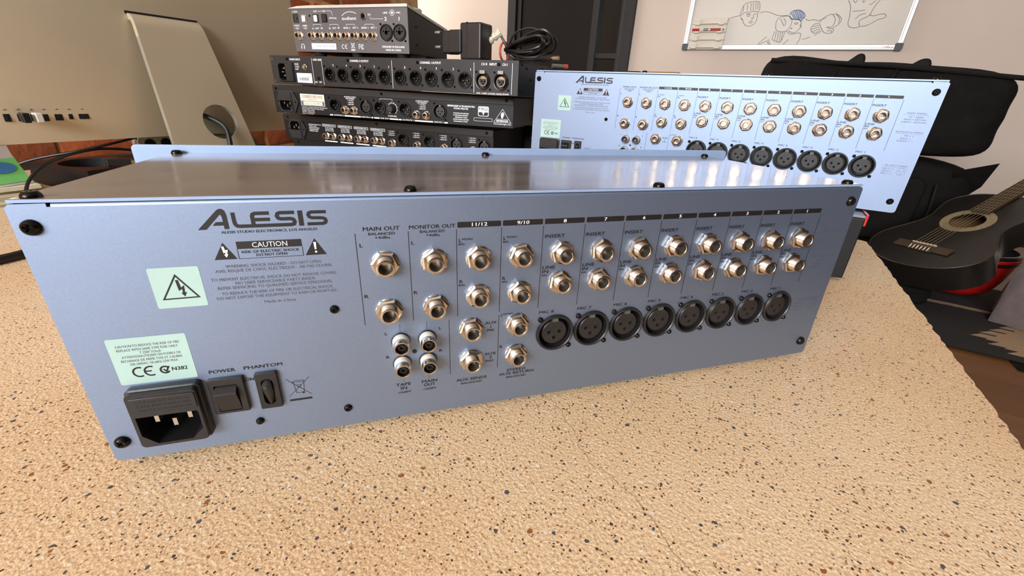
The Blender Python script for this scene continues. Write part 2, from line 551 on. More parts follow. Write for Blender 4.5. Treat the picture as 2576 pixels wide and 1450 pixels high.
# ------------------------------------------------------------------ lettering
FONT_CACHE = {}
def glyphs(s, bold):
    key = (s, bold)
    if key not in FONT_CACHE:
        cu = bpy.data.curves.new('t', 'FONT')
        cu.body = s
        cu.resolution_u = 2
        o = bpy.data.objects.new('t', cu)
        me = bpy.data.meshes.new_from_object(o)
        vs = [(v.co.x, v.co.y) for v in me.vertices]
        fs = [tuple(p.vertices) for p in me.polygons]
        bpy.data.objects.remove(o)
        bpy.data.curves.remove(cu)
        bpy.data.meshes.remove(me)
        FONT_CACHE[key] = (vs, fs)
    return FONT_CACHE[key]
CAPH = None
class Panel:
    """rear-panel drawing board: x in mm from the left edge, y in mm down from the top edge"""
    def __init__(self, W, H):
        self.W, self.H = W, H
        self.holes = []
    def p(self, x, y, out=0.0):
        return Vector(((x - self.W / 2) / 1000, -out / 1000, (self.H - y) / 1000))
    def xz(self, x, y):
        return ((x - self.W / 2) / 1000, (self.H - y) / 1000)
    def text(self, mb, s, xl, xr, yc, cap, bold=0.012, out=0.12):
        mb.marks.append((len(mb.v), len(mb.f)))
        global CAPH
        if CAPH is None:
            CAPH = max(v[1] for v in glyphs('H', 0.0)[0])
        vs, fs = glyphs(s, 0.0)
        if not vs:
            return
        b0 = min(v[0] for v in vs)
        b1 = max(v[0] for v in vs)
        sx = (xr - xl) / (b1 - b0)
        sz = cap / CAPH
        if sx > 1.5 * sz:                    # narrow glyphs keep their own width
            mid = (xl + xr) / 2
            sx = 1.5 * sz
            xl = mid - sx * (b1 - b0) / 2
        # heavier weights: the same letters printed twice, a hair apart
        for k, d in enumerate((0.0,) if bold < 0.008 else (-1.0, 1.0)):
            mb.add([self.p(xl + (a - b0) * sx + d * bold * sz * 1.1, yc + cap / 2 - b * sz - d * bold * sz * 0.6, out + 0.02 * k) for a, b in vs], fs)
    def poly(self, mb, pts, out=0.1):
        mb.marks.append((len(mb.v), len(mb.f)))
        mb.holed([self.xz(*p) for p in pts], [], -out / 1000)
    def ringpoly(self, mb, outer, inner, out=0.1):
        mb.marks.append((len(mb.v), len(mb.f)))
        mb.holed([self.xz(*p) for p in outer], [[self.xz(*p) for p in inner]], -out / 1000)
    def rect(self, mb, x0, x1, y0, y1, out=0.1):
        self.poly(mb, [(x0, y1), (x1, y1), (x1, y0), (x0, y0)], out)
    def line(self, mb, pts, w, out=0.1):
        mb.marks.append((len(mb.v), len(mb.f)))
        mb.ribbon([self.xz(*p) for p in pts], w / 1000, -out / 1000)
    def arc(self, mb, cx, cy, r, a0, a1, w, out=0.1, n=20, ry=None):
        ry = ry or r
        self.line(mb, [(cx + r * math.cos(math.radians(a0 + (a1 - a0) * k / n)), cy - ry * math.sin(math.radians(a0 + (a1 - a0) * k / n))) for k in range(n + 1)], w, out)
    def hole(self, x, y, r, n=20):
        self.holes.append([self.xz(*q) for q in circ(x, y, r, n)])
    def hole_poly(self, pts):
        self.holes.append([self.xz(*q) for q in pts])
    def sheet(self, outline=None, t=1.2):
        mb = MB()
        o = outline or [self.xz(0, self.H), self.xz(self.W, self.H), self.xz(self.W, 0), self.xz(0, 0)]
        mb.holed(o, self.holes, 0.0)
        mb.prism(o, 0.0, t / 1000, cap0=False, cap1=False)
        return mb

def prints(name, mb, mat, parent, gap=4.0):
    """one flat object for every block of print: pieces closer than gap millimetres stay together"""
    g = gap / 2000
    marks = mb.marks + [(len(mb.v), len(mb.f))]
    pcs = []
    for (a, fa), (b, fb) in zip(marks, marks[1:]):
        if b > a:
            xs = [p[0] for p in mb.v[a:b]]
            zs = [p[2] for p in mb.v[a:b]]
            pcs.append([min(xs) - g, max(xs) + g, min(zs) - g, max(zs) + g, a, b, fa, fb])
    par = list(range(len(pcs)))
    def find(i):
        while par[i] != i:
            i = par[i]
        return i
    for i in range(len(pcs)):
        for j in range(i):
            p, q = pcs[i], pcs[j]
            if p[0] < q[1] and q[0] < p[1] and p[2] < q[3] and q[2] < p[3]:
                par[find(i)] = find(j)
    out = {}
    for i, p in enumerate(pcs):
        m_ = out.setdefault(find(i), MB())
        m_.add(mb.v[p[4]:p[5]], [[k - p[4] for k in f] for f in mb.f[p[6]:p[7]]])
    for m_ in out.values():
        obj(name, m_.mesh(name, mat, smooth=False), parent)

# ------------------------------------------------------------------ shared connectors (axis along -y, millimetres / 1000)
def mm(prof):
    return [(r / 1000, o / 1000) for r, o in prof]
MESH = {}
def cross(w, l):
    return [(-w, -l), (w, -l), (w, -w), (l, -w), (l, w), (w, w), (w, l), (-w, l), (-w, w), (-l, w), (-l, -w), (-w, -w)]
def make_screw(key, r, h, mat, phillips=True):
    mb = MB()
    prof = [(r, 0), (r, h * 0.25), (r * 0.93, h * 0.55), (r * 0.8, h * 0.8), (r * 0.62, h)]
    mb.lathe(mm(prof), 20, cap0=False, cap1=False)
    rin = r * 0.62
    if phillips:
        cr = [(x / 1000, z / 1000) for x, z in cross(r * 0.13, r * 0.5)]
        mb.holed(circ(0, 0, rin / 1000, 20), [cr], -h / 1000)
        cr2 = [(x * 0.75, z * 0.75) for x, z in cr]
        n = 12
        mb.m = 1
        vs = [(x, -h / 1000, z) for x, z in cr] + [(x, -h * 0.35 / 1000, z) for x, z in cr2]
        mb.add(vs, [(k, (k + 1) % n, n + (k + 1) % n, n + k) for k in range(n)] + [tuple(range(n, 2 * n))])
    else:
        mb.lathe(mm([(rin, h), (r * 0.3, h * 1.12), (0.01, h * 1.15)]), 20, cap0=False, cap1=False)
    MESH[key] = mb.mesh(key, [mat, 'black_void'])
make_screw('screw_big', 3.25, 2.3, 'screw_black')
make_screw('screw_mid', 2.2, 1.7, 'screw_black')
make_screw('screw_dome', 2.0, 1.8, 'screw_black', False)
make_screw('screw_small', 1.6, 1.3, 'screw_black')
make_screw('screw_steel', 2.4, 1.8, 'screw_silver')
def make_jack():
    mb = MB()
    prof = [(4.4, 1.5)]
    o = 2.4
    while o < 7.4:
        prof += [(4.4, o), (4.12, o + 0.28)]
        o += 0.56
    prof += [(4.4, 7.5), (4.3, 7.9), (4.0, 8.0), (3.4, 8.0), (3.15, 7.7)]
    mb.lathe(mm(prof), 22, cap0=False, cap1=False)
    mb.m = 1
    mb.lathe(mm([(3.15, 7.7), (3.15, -1.0), (2.9, -6)]), 22, cap0=False, cap1=True)
    MESH['jack'] = mb.mesh('jack_barrel', ['nickel', 'bore'])
    nb = MB()
    nb.lathe(mm([(6.7, 0), (6.7, 0.5), (6.2, 0.75)]), 26, cap0=False)
    hexa = [(6.9 / 1000 * math.cos(PI / 3 * k + 0.2), 6.9 / 1000 * math.sin(PI / 3 * k + 0.2)) for k in range(6)]
    hin = [(x * 0.86, z * 0.86) for x, z in hexa]
    nb.prism(hexa, -0.0005, -0.0023, cap0=False, cap1=False)
    nb.add([(x, -0.0023, z) for x, z in hexa] + [(x, -0.0028, z) for x, z in hin], [(k, (k + 1) % 6, 6 + (k + 1) % 6, 6 + k) for k in range(6)])
    nb.holed(hin, [circ(0, 0, 0.0042, 22)], -0.0028)
    MESH['hex_nut'] = nb.mesh('hex_nut', 'nickel', angle=25)
make_jack()
def make_rca():
    mb = MB()
    mb.lathe(mm([(5.0, 0), (5.0, 0.6), (4.6, 0.8)]), 24, cap0=False)
    MESH['rca_base'] = mb.mesh('rca_base', 'black_satin')
    mb = MB()
    mb.lathe(mm([(4.5, 0.6), (4.3, 4.6), (4.0, 5.0)]), 24, cap0=False)
    MESH['rca_insulator'] = mb.mesh('rca_insulator', 'white_plastic')
    mb = MB()
    mb.lathe(mm([(4.0, 4.6), (4.15, 5.2), (4.15, 8.6), (3.9, 9.0), (3.3, 9.0), (3.1, 8.7)]), 24, cap0=False, cap1=False)
    mb.m = 1
    mb.lathe(mm([(3.1, 8.7), (3.1, 5.5), (1.9, 5.4)]), 24, cap0=False, cap1=False)
    mb.lathe(mm([(1.9, 5.4), (1.9, 7.6), (1.1, 7.6), (1.1, 3.0)]), 24, cap0=False)
    MESH['rca'] = mb.mesh('rca_barrel', ['nickel', 'black_satin'])
make_rca()
def pin_well(mb, x, z, y, depth, r=1.15, n=10):
    c = circ(x / 1000, z / 1000, r / 1000, n)
    mb.add([(a, y, b) for a, b in c] + [(a, y + depth, b) for a, b in c], [(k, (k + 1) % n, n + (k + 1) % n, n + k) for k in range(n)] + [tuple(range(n, 2 * n))])
    return c
def make_xlr_female():
    mb = MB()
    mb.lathe(mm([(11.9, 0), (11.8, 1.2), (11.3, 1.9), (10.6, 1.9), (10.1, 1.3), (10.0, -9)]), 32, cap0=False, cap1=False)
    mb.lathe(mm([(10.0, -9), (7.9, -9), (7.9, -0.4), (7.5, 0)]), 32, cap0=False, cap1=False)
    MESH['xlr_female'] = mb.mesh('xlr_shell', 'black_plastic')
    fb = MB()
    wells = []
    fb.m = 1
    for x, z in ((-3.3, 0.2), (3.3, 0.2), (0, -3.6)):
        wells.append(pin_well(fb, x, z, 0.0, 0.004))
    fb.m = 0
    fb.holed(circ(0, 0, 0.0075, 32), wells, 0.0)
    fb.lathe(mm([(7.5, 0), (7.5, -4)]), 32, cap0=False, cap1=False)
    MESH['xlr_face'] = fb.mesh('xlr_face', ['black_plastic', 'black_void'])
    tb = MB()
    tb.box(-0.0018, 0.0018, -0.0004, 0.006, 0.0072, 0.0100)
    tb.box(-0.0012, 0.0012, -0.0010, 0.003, 0.0080, 0.0096)
    MESH['xlr_tab'] = tb.mesh('xlr_tab', 'tab_grey', smooth=False)
make_xlr_female()
def make_xlr_male():
    mb = MB()
    mb.lathe(mm([(11.2, 0), (11.1, 1.3), (10.6, 1.8), (9.4, 1.8), (9.0, 1.4), (9.0, -12)]), 28, cap0=False, cap1=True)
    mb.box(-0.0012, 0.0012, -0.001, 0.010, 0.0070, 0.0092)
    MESH['xlr_male'] = mb.mesh('xlr_cup', 'black_satin')
    pb = MB()
    for x, z in ((-3.4, -0.4), (3.4, -0.4), (0, -4.2)):
        pb.lathe(mm([(1.15, -12), (1.15, -1.6), (0.7, -1.0)]), 10, T=Matrix.Translation((x / 1000, 0, z / 1000)), cap0=False)
        MESH.setdefault('xlr_pin', None)
    one = MB()
    one.lathe(mm([(1.15, -12), (1.15, -1.6), (0.7, -1.0)]), 10, cap0=False)
    MESH['xlr_pin'] = one.mesh('xlr_pin', 'screw_silver')
make_xlr_male()
def make_xlr_latch():
    mb = MB()
    mb.lathe(mm([(11.9, 0), (11.8, 1.2), (11.2, 1.8), (10.4, 1.6), (9.6, 0.6), (9.6, -6), (6.6, -6)]), 30, cap0=False, cap1=False)
    MESH['xlr_latch_shell'] = mb.mesh('xlr_latch_shell', 'black_satin')
    rb = MB()
    rb.lathe(mm([(6.9, -4), (6.9, 0.6), (6.6, 0.9), (5.7, 0.9), (5.6, 0.4), (5.6, -1.0)]), 30, cap0=False, cap1=False)
    rb.add([(x, 0.0002, z) for x, z in [(0.0056 * math.cos(a), 0.0056 * math.sin(a)) for a in [0.55 + k * (PI - 1.1) / 10 for k in range(11)]]], [tuple(range(11))])
    MESH['xlr_ring'] = rb.mesh('xlr_ring', 'screw_silver')
    fb = MB()
    wells = []
    fb.m = 1
    for x, z in ((-2.6, -0.2), (2.6, -0.2), (0, -2.9)):
        wells.append(pin_well(fb, x, z, 0.0006, 0.004, 1.2))
    fb.m = 0
    fb.holed(circ(0, 0, 0.0056, 30), wells, 0.0006)
    MESH['xlr_latch_face'] = fb.mesh('xlr_latch_face', ['black_plastic', 'black_void'])
    tb = MB()
    tb.prism(rrect(-0.0042, 0.0042, 0.0095, 0.0138, 0.0006, 2), -0.0032, 0.0)
    MESH['xlr_latch'] = tb.mesh('xlr_latch', 'grey_tab', angle=25)
make_xlr_latch()
make_combo = MB()
make_combo.lathe(mm([(11.4, 0), (11.3, 1.4), (10.8, 2.0), (9.9, 2.0), (9.5, 1.4), (9.4, -3), (8.6, -3), (8.6, 0.4), (8.2, 0.8)]), 30, cap0=False, cap1=False)
MESH['combo_shell'] = make_combo.mesh('combo_shell', 'black_satin')
make_combo = MB()
make_combo.m = 1
_w = [pin_well(make_combo, 0, 0, -0.0008, 0.006, 3.0, 16), pin_well(make_combo, -4.6, 1.6, -0.0008, 0.004, 1.2), pin_well(make_combo, 4.6, 1.6, -0.0008, 0.004, 1.2), pin_well(make_combo, 0, 5.2, -0.0008, 0.004, 1.2)]
make_combo.m = 0
make_combo.holed(circ(0, 0, 0.0082, 30), _w, -0.0008)
MESH['combo_face'] = make_combo.mesh('combo_face', ['black_plastic', 'black_void'])

def put(mesh, parent, pan, x, y, out=0.0, name=None, rot=(0, 0, 0)):
    return obj(name or mesh, MESH[mesh], parent, pan.p(x, y, out), rot)
def put_jack(parent, pan, x, y, spin=0.0):
    pan.hole(x, y, 4.0, 14)
    j = obj('jack_socket', MESH['jack'], parent, pan.p(x, y), (0, 0, 0))
    obj('hex_nut', MESH['hex_nut'], j, (0, 0, 0), (0, spin, 0))
    return j
def put_xlr_f(parent, pan, x, y, screws=((-9.7, -9.6), (9.7, 9.6))):
    pan.hole(x, y, 10.4, 28)
    j = obj('xlr_socket', MESH['xlr_female'], parent, pan.p(x, y))
    obj('socket_face', MESH['xlr_face'], j)
    obj('release_tab', MESH['xlr_tab'], j)
    for sx, sy in screws:
        obj('screw', MESH['screw_small'], j, (sx / 1000, -0.0004, -sy / 1000), (0, random.uniform(0, 1.5), 0))
    return j
def put_xlr_m(parent, pan, x, y, screws=((-9.8, -12.0), (11.6, 9.4))):
    pan.hole(x, y, 9.6, 24)
    j = obj('xlr_plug_socket', MESH['xlr_male'], parent, pan.p(x, y))
    for px, pz in ((-3.4, -0.4), (3.4, -0.4), (0, -4.2)):
        obj('pin', MESH['xlr_pin'], j, (px / 1000, 0, pz / 1000))
    for sx, sy in screws:
        obj('screw', MESH['screw_small'], j, (sx / 1000, 0, -sy / 1000), (0, random.uniform(0, 1.5), 0))
    return j
def put_xlr_latch(parent, pan, x, y):
    pan.hole(x, y, 10.0, 26)
    j = obj('xlr_latch_socket', MESH['xlr_latch_shell'], parent, pan.p(x, y))
    obj('metal_ring', MESH['xlr_ring'], j)
    obj('socket_face', MESH['xlr_latch_face'], j)
    obj('latch', MESH['xlr_latch'], j)
    for sx, sy in ((-10.5, -11.5), (11.5, 10.5)):
        obj('screw', MESH['screw_small'], j, (sx / 1000, 0, -sy / 1000), (0, random.uniform(0, 1.5), 0))
    return j
def iec(parent, pan, outer, recess, pins, out=5.0, drawer=None, depth=0.014, rad=1.2, flange=None):
    """mains inlet: raised block with a shaped recess, three blades, optional fuse drawer and flange"""
    R = [pan.xz(*q) for q in recess]
    O = [pan.xz(*q) for q in outer]
    pan.hole_poly(recess)
    mb = MB()
    y1 = -out / 1000
    cx = sum(p[0] for p in O) / len(O)
    cz = sum(p[1] for p in O) / len(O)
    OI = [(cx + (x - cx) * 0.95, cz + (z - cz) * 0.95) for x, z in O]
    n = len(O)
    mb.prism(O, 0.0, y1 * 0.55, cap0=False, cap1=False)
    mb.add([(x, y1 * 0.55, z) for x, z in O] + [(x, y1 * 0.6, z) for x, z in OI], [(k, (k + 1) % n, n + (k + 1) % n, n + k) for k in range(n)])
    mb.prism(OI, y1 * 0.6, y1 * 0.92, cap0=False, cap1=False)
    OJ = [(cx + (x - cx) * 0.93, cz + (z - cz) * 0.93) for x, z in O]
    mb.add([(x, y1 * 0.92, z) for x, z in OI] + [(x, y1, z) for x, z in OJ], [(k, (k + 1) % n, n + (k + 1) % n, n + k) for k in range(n)])
    mb.holed(OJ, [R], y1)
    if flange:
        F_ = [pan.xz(*q) for q in flange]
        mb.prism(F_, -0.0022, 0.0, cap0=False, cap1=False)
        mb.holed(F_, [[(x, z) for x, z in O]], -0.0022)
    mb.prism(R, y1, depth, cap0=False, cap1=True)
    j = obj('mains_inlet', mb.mesh('mains_inlet', 'black_plastic', angle=30), parent)
    for (x, y, w, h) in pins:
        pb = MB()
        c = pan.p(x, y)
        pb.box(c.x - w / 2000, c.x + w / 2000, 0.001 + y1 * 0.5, depth, c.z - h / 2000, c.z + h / 2000)
        obj('blade', pb.mesh('blade', 'screw_silver', smooth=False), j)
    if drawer:
        db = MB()
        x0, x1, ya, yb = drawer
        a, b2 = pan.xz(x0, yb), pan.xz(x1, ya)
        db.prism(rrect(a[0], b2[0], a[1], b2[1], 0.0006, 2), y1 - 0.0005, y1 + 0.0002)
        bevel(obj('fuse_drawer', db.mesh('fuse_drawer', 'black_plastic', angle=25), j), 0.0002)
        eb = MB()
        rng = random.Random(3)
        for row in range(3):
            yy = ya + (yb - ya) * (0.25 + 0.27 * row)
            x = x0 + 2.5
            while x < x1 - 2.5:
                w = rng.uniform(0.5, 1.1)
                pan.rect(eb, x, x + w, yy - 0.45, yy + 0.45, out + 0.56)
                x += w + rng.choice((0.25, 0.3, 0.9))
        obj('embossed_marks', eb.mesh('embossed_marks', 'rubber', smooth=False), j)
    return j
# ------------------------------------------------------------------ the room
def slab(name, x0, x1, y0, y1, z0, z1, mat, kind=True):
    mb = MB()
    mb.box(x0, x1, y0, y1, z0, z1)
    me = mb.mesh(name, mat, smooth=False)
    return struct(name, me) if kind else obj(name, me)
XL, XR, YB, YF, CZ = -1.2, 3.4, -3.6, 3.3, 2.7
floor = slab('floor', -3.2, XR, YB - 0.2, YF + 0.2, -0.08, -0.012, 'old_wood')
slab('ceiling', -3.4, XR + 0.2, YB - 0.2, YF + 0.2, CZ, CZ + 0.1, 'ceiling_white')
# laminate boards, side by side, running along x
brd = {}
for w, mat in enumerate(('floor_wood', 'floor_wood_b')):
    mb = MB()
    mb.box(-0.649, 0.649, -0.0945, 0.0945, -0.012, 0.0)
    brd[w] = mb.mesh('floor_board', mat, smooth=False)
k = 0
for iy in range(-19, 17):
    y = iy * 0.19 + 0.095
    if y < YB + 0.1 or y > YF - 0.1:
        continue
    for ix in range(-2, 3):
        x = ix * 1.3 + (0.43 * iy) % 1.3 - 0.3
        if x < -3.0 or x > 3.3:
            continue
        k += 1
        obj('floor_board', brd[(ix * 3 + iy * 5 + ix * iy) % 2], floor, (x, y, 0.0))
# far wall with the doorway
DX0, DX1, DH = -1.87, -0.85, 2.05
mb = MB()
mb.box(-3.2, DX0, YF, YF + 0.12, 0, CZ)
mb.box(DX1, XR, YF, YF + 0.12, 0, CZ)
mb.box(DX0, DX1, YF, YF + 0.12, DH, CZ)
struct('wall_far', mb.mesh('wall_far', 'plaster', smooth=False))
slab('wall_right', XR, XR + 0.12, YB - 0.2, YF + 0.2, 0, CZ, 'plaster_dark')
mb = MB()
WX0, WX1, WZ0, WZ1 = -1.15, 1.35, 1.15, 2.55
mb.box(XL - 0.25, WX0, YB - 0.12, YB, 0, CZ)
mb.box(WX1, XR, YB - 0.12, YB, 0, CZ)
mb.box(WX0, WX1, YB - 0.12, YB, 0, WZ0)
mb.box(WX0, WX1, YB - 0.12, YB, WZ1, CZ)
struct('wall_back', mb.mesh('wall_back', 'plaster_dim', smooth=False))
mb = MB()
mb.box(-3.32, -3.2, 1.37, 1.6, 0, CZ)
mb.box(-3.32, -3.2, 3.1, YF + 0.2, 0, CZ)
mb.box(-3.32, -3.2, 1.6, 3.1, 0, 0.8)
mb.box(-3.32, -3.2, 1.6, 3.1, 2.3, CZ)
struct('wall_side', mb.mesh('wall_side', 'plaster', smooth=False))
mb = MB()
for y in (1.6, 2.32, 3.05):
    mb.box(-3.29, -3.23, y, y + 0.05, 0.8, 2.3)
for z in (0.8, 2.25):
    mb.box(-3.29, -3.23, 1.6, 3.1, z, z + 0.05)
struct('window_2', mb.mesh('window_2', 'window_frame', smooth=False))
slab('wall_return', -3.2, XL - 0.20, 1.25, 1.37, 0, CZ, 'plaster')
mb = MB()
for x in (WX0, WX0 + 0.9, WX0 + 1.85, WX1 - 0.05):
    mb.box(x, x + 0.05, YB - 0.08, YB - 0.02, WZ0, WZ1)
for z in (WZ0, WZ1 - 0.05):
    mb.box(WX0, WX1, YB - 0.08, YB - 0.02, z, z + 0.05)
struct('window_1', mb.mesh('window_1', 'window_frame', smooth=False))
# brick wall behind the computer: mortar core, then single bricks in the stretch that can be seen
core = slab('wall_left', XL - 0.23, XL - 0.006, YB, 1.365, 0, CZ, 'mortar')
BRICKS = []
for v in range(6):
    rng = random.Random(40 + v)
    mb = MB()
    L_, H_, T_ = 0.218, 0.071, 0.05
    nx, nz = 7, 4
    vs, fs = [], []
    for j in range(nz):
        for i in range(nx):
            e = i in (0, nx - 1) or j in (0, nz - 1)
            vs.append((rng.uniform(-0.004, 0.003) - (0.004 if e else 0), (i / (nx - 1) - 0.5) * L_ + rng.uniform(-0.002, 0.002),
                       (j / (nz - 1) - 0.5) * H_ + rng.uniform(-0.0014, 0.0014)))
    for j in range(nz - 1):
        for i in range(nx - 1):
            fs.append((j * nx + i, j * nx + i + 1, (j + 1) * nx + i + 1, (j + 1) * nx + i))
    rim = [i for i in range(nx)] + [j * nx + nx - 1 for j in range(1, nz)] + [(nz - 1) * nx + i for i in range(nx - 2, -1, -1)] + [j * nx for j in range(nz - 2, 0, -1)]
    o = len(vs)
    vs += [(-T_, vs[i][1], vs[i][2]) for i in rim]
    fs += [(rim[q], rim[(q + 1) % len(rim)], o + (q + 1) % len(rim), o + q) for q in range(len(rim))]
    mb.add(vs, fs)
    BRICKS.append(mb.mesh('brick', 'brick' if v % 2 else 'brick_b', angle=50))
rng = random.Random(5)
for row in range(-4, 8):
    z = D + 0.036 + row * 0.082
    for i in range(-3, 7):
        y = 0.055 + i * 0.230 + (0.115 if row % 2 else 0.0)
        if y > 1.26 or y < -0.7:
            continue
        obj('brick', BRICKS[rng.randrange(6)], core, (XL + rng.uniform(-0.003, 0.003), y, z), (rng.uniform(-0.02, 0.02), 0, 0))

# double door in a dark frame: a brown leaf and a narrow glazed leaf with cross rails
dr = struct('door_1', None, (0, YF, 0))
mb = MB()
for x0, x1 in ((DX0, DX0 + 0.075), (DX1 - 0.085, DX1)):
    mb.box(x0, x1, -0.03, 0.10, 0, DH)
mb.box(DX0, DX1, -0.03, 0.10, DH - 0.08, DH)
mb.box(DX0 + 0.075, DX0 + 0.115, -0.012, 0.10, 0, DH - 0.08)
bevel(obj('door_frame', mb.mesh('door_frame', 'door_frame', smooth=False), dr), 0.006)
mb = MB()
mb.box(DX0 + 0.117, -1.165, 0.0, 0.045, 0.01, DH - 0.085)
bevel(obj('door_leaf', mb.mesh('door_leaf', 'door_brown', smooth=False), dr), 0.004)
mb = MB()
mb.box(-1.165, -1.118, -0.015, 0.05, 0.01, DH - 0.085)
mb.box(-0.955, -0.932, -0.01, 0.05, 0.01, DH - 0.085)
for z in (0.02, 0.42, 0.935, 1.50, 1.88):
    mb.box(-1.118, -0.955, 0.0, 0.05, z, z + 0.035)
obj('glazed_leaf', mb.mesh('glazed_leaf', 'door_frame', smooth=False), dr)
mb = MB()
mb.box(-1.118, -0.955, 0.035, 0.042, 0.02, DH - 0.09)
obj('pane', mb.mesh('pane', 'door_glass', smooth=False), dr)
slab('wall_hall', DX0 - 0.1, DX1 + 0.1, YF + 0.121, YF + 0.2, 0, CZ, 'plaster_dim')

# ------------------------------------------------------------------ the concrete desk
desk = thing('concrete_desk', 'long speckled sandy concrete desk with rough chipped right edge', 'desk', (0, 0, 0))
mb = MB()
rng = random.Random(9)
outl = []
x0, x1, y0, y1 = XL + 0.03, 0.269, -0.62, 0.593
for q in range(0, 11):
    outl.append((x0 + (x1 - x0) * q / 10, y0))
for q in range(1, 160):
    outl.append((x1 + rng.uniform(-0.0012, 0.0012), y0 + (y1 - y0) * q / 160))
outl.append((x1 - 0.006, y1 - 0.003))
for q in range(1, 60):
    outl.append((x1 + (x0 - x1) * q / 60, y1 + rng.uniform(-0.0012, 0.0012)))
outl.append((x0, y1))
n = len(outl)
ins = [(x - (0.0012 if abs(x - x1) < 0.01 else 0), y - (0.0012 if abs(y - y1) < 0.01 else 0)) for x, y in outl]
vs = [(x, y, D) for x, y in ins] + [(x, y, D - 0.0016) for x, y in outl] + [(x, y, D - 0.05) for x, y in outl]
fs = [tuple(range(n)), tuple(range(3 * n - 1, 2 * n - 1, -1))]
for l in range(2):
    fs += [((l + 1) * n + q, (l + 1) * n + (q + 1) % n, l * n + (q + 1) % n, l * n + q) for q in range(n)]
mb.add(vs, fs)
obj('desk_top', mb.mesh('desk_top', 'concrete', smooth=False), desk)
for x in (-1.0, 0.10):
    mb = MB()
    mb.box(x, x + 0.08, -0.55, 0.52, 0.0, D - 0.05)
    obj('leg_panel', mb.mesh('leg_panel', 'concrete_side', smooth=False), desk)
# worn dark timber lying along the foot of the brick wall
mb = MB()
mb.box(0, 0.035, -0.62, 0.58, 0.0, 0.012)
rng = random.Random(2)
mb.v = [(x + rng.uniform(-0.003, 0.003), y, z + rng.uniform(-0.001, 0.001)) for x, y, z in mb.v]
tag(obj('timber_strip', mb.mesh('timber_strip', 'old_wood', smooth=False), None, (XL + 0.032, 0, D)), 'dark weathered timber strip along the foot of the brick wall', 'timber')

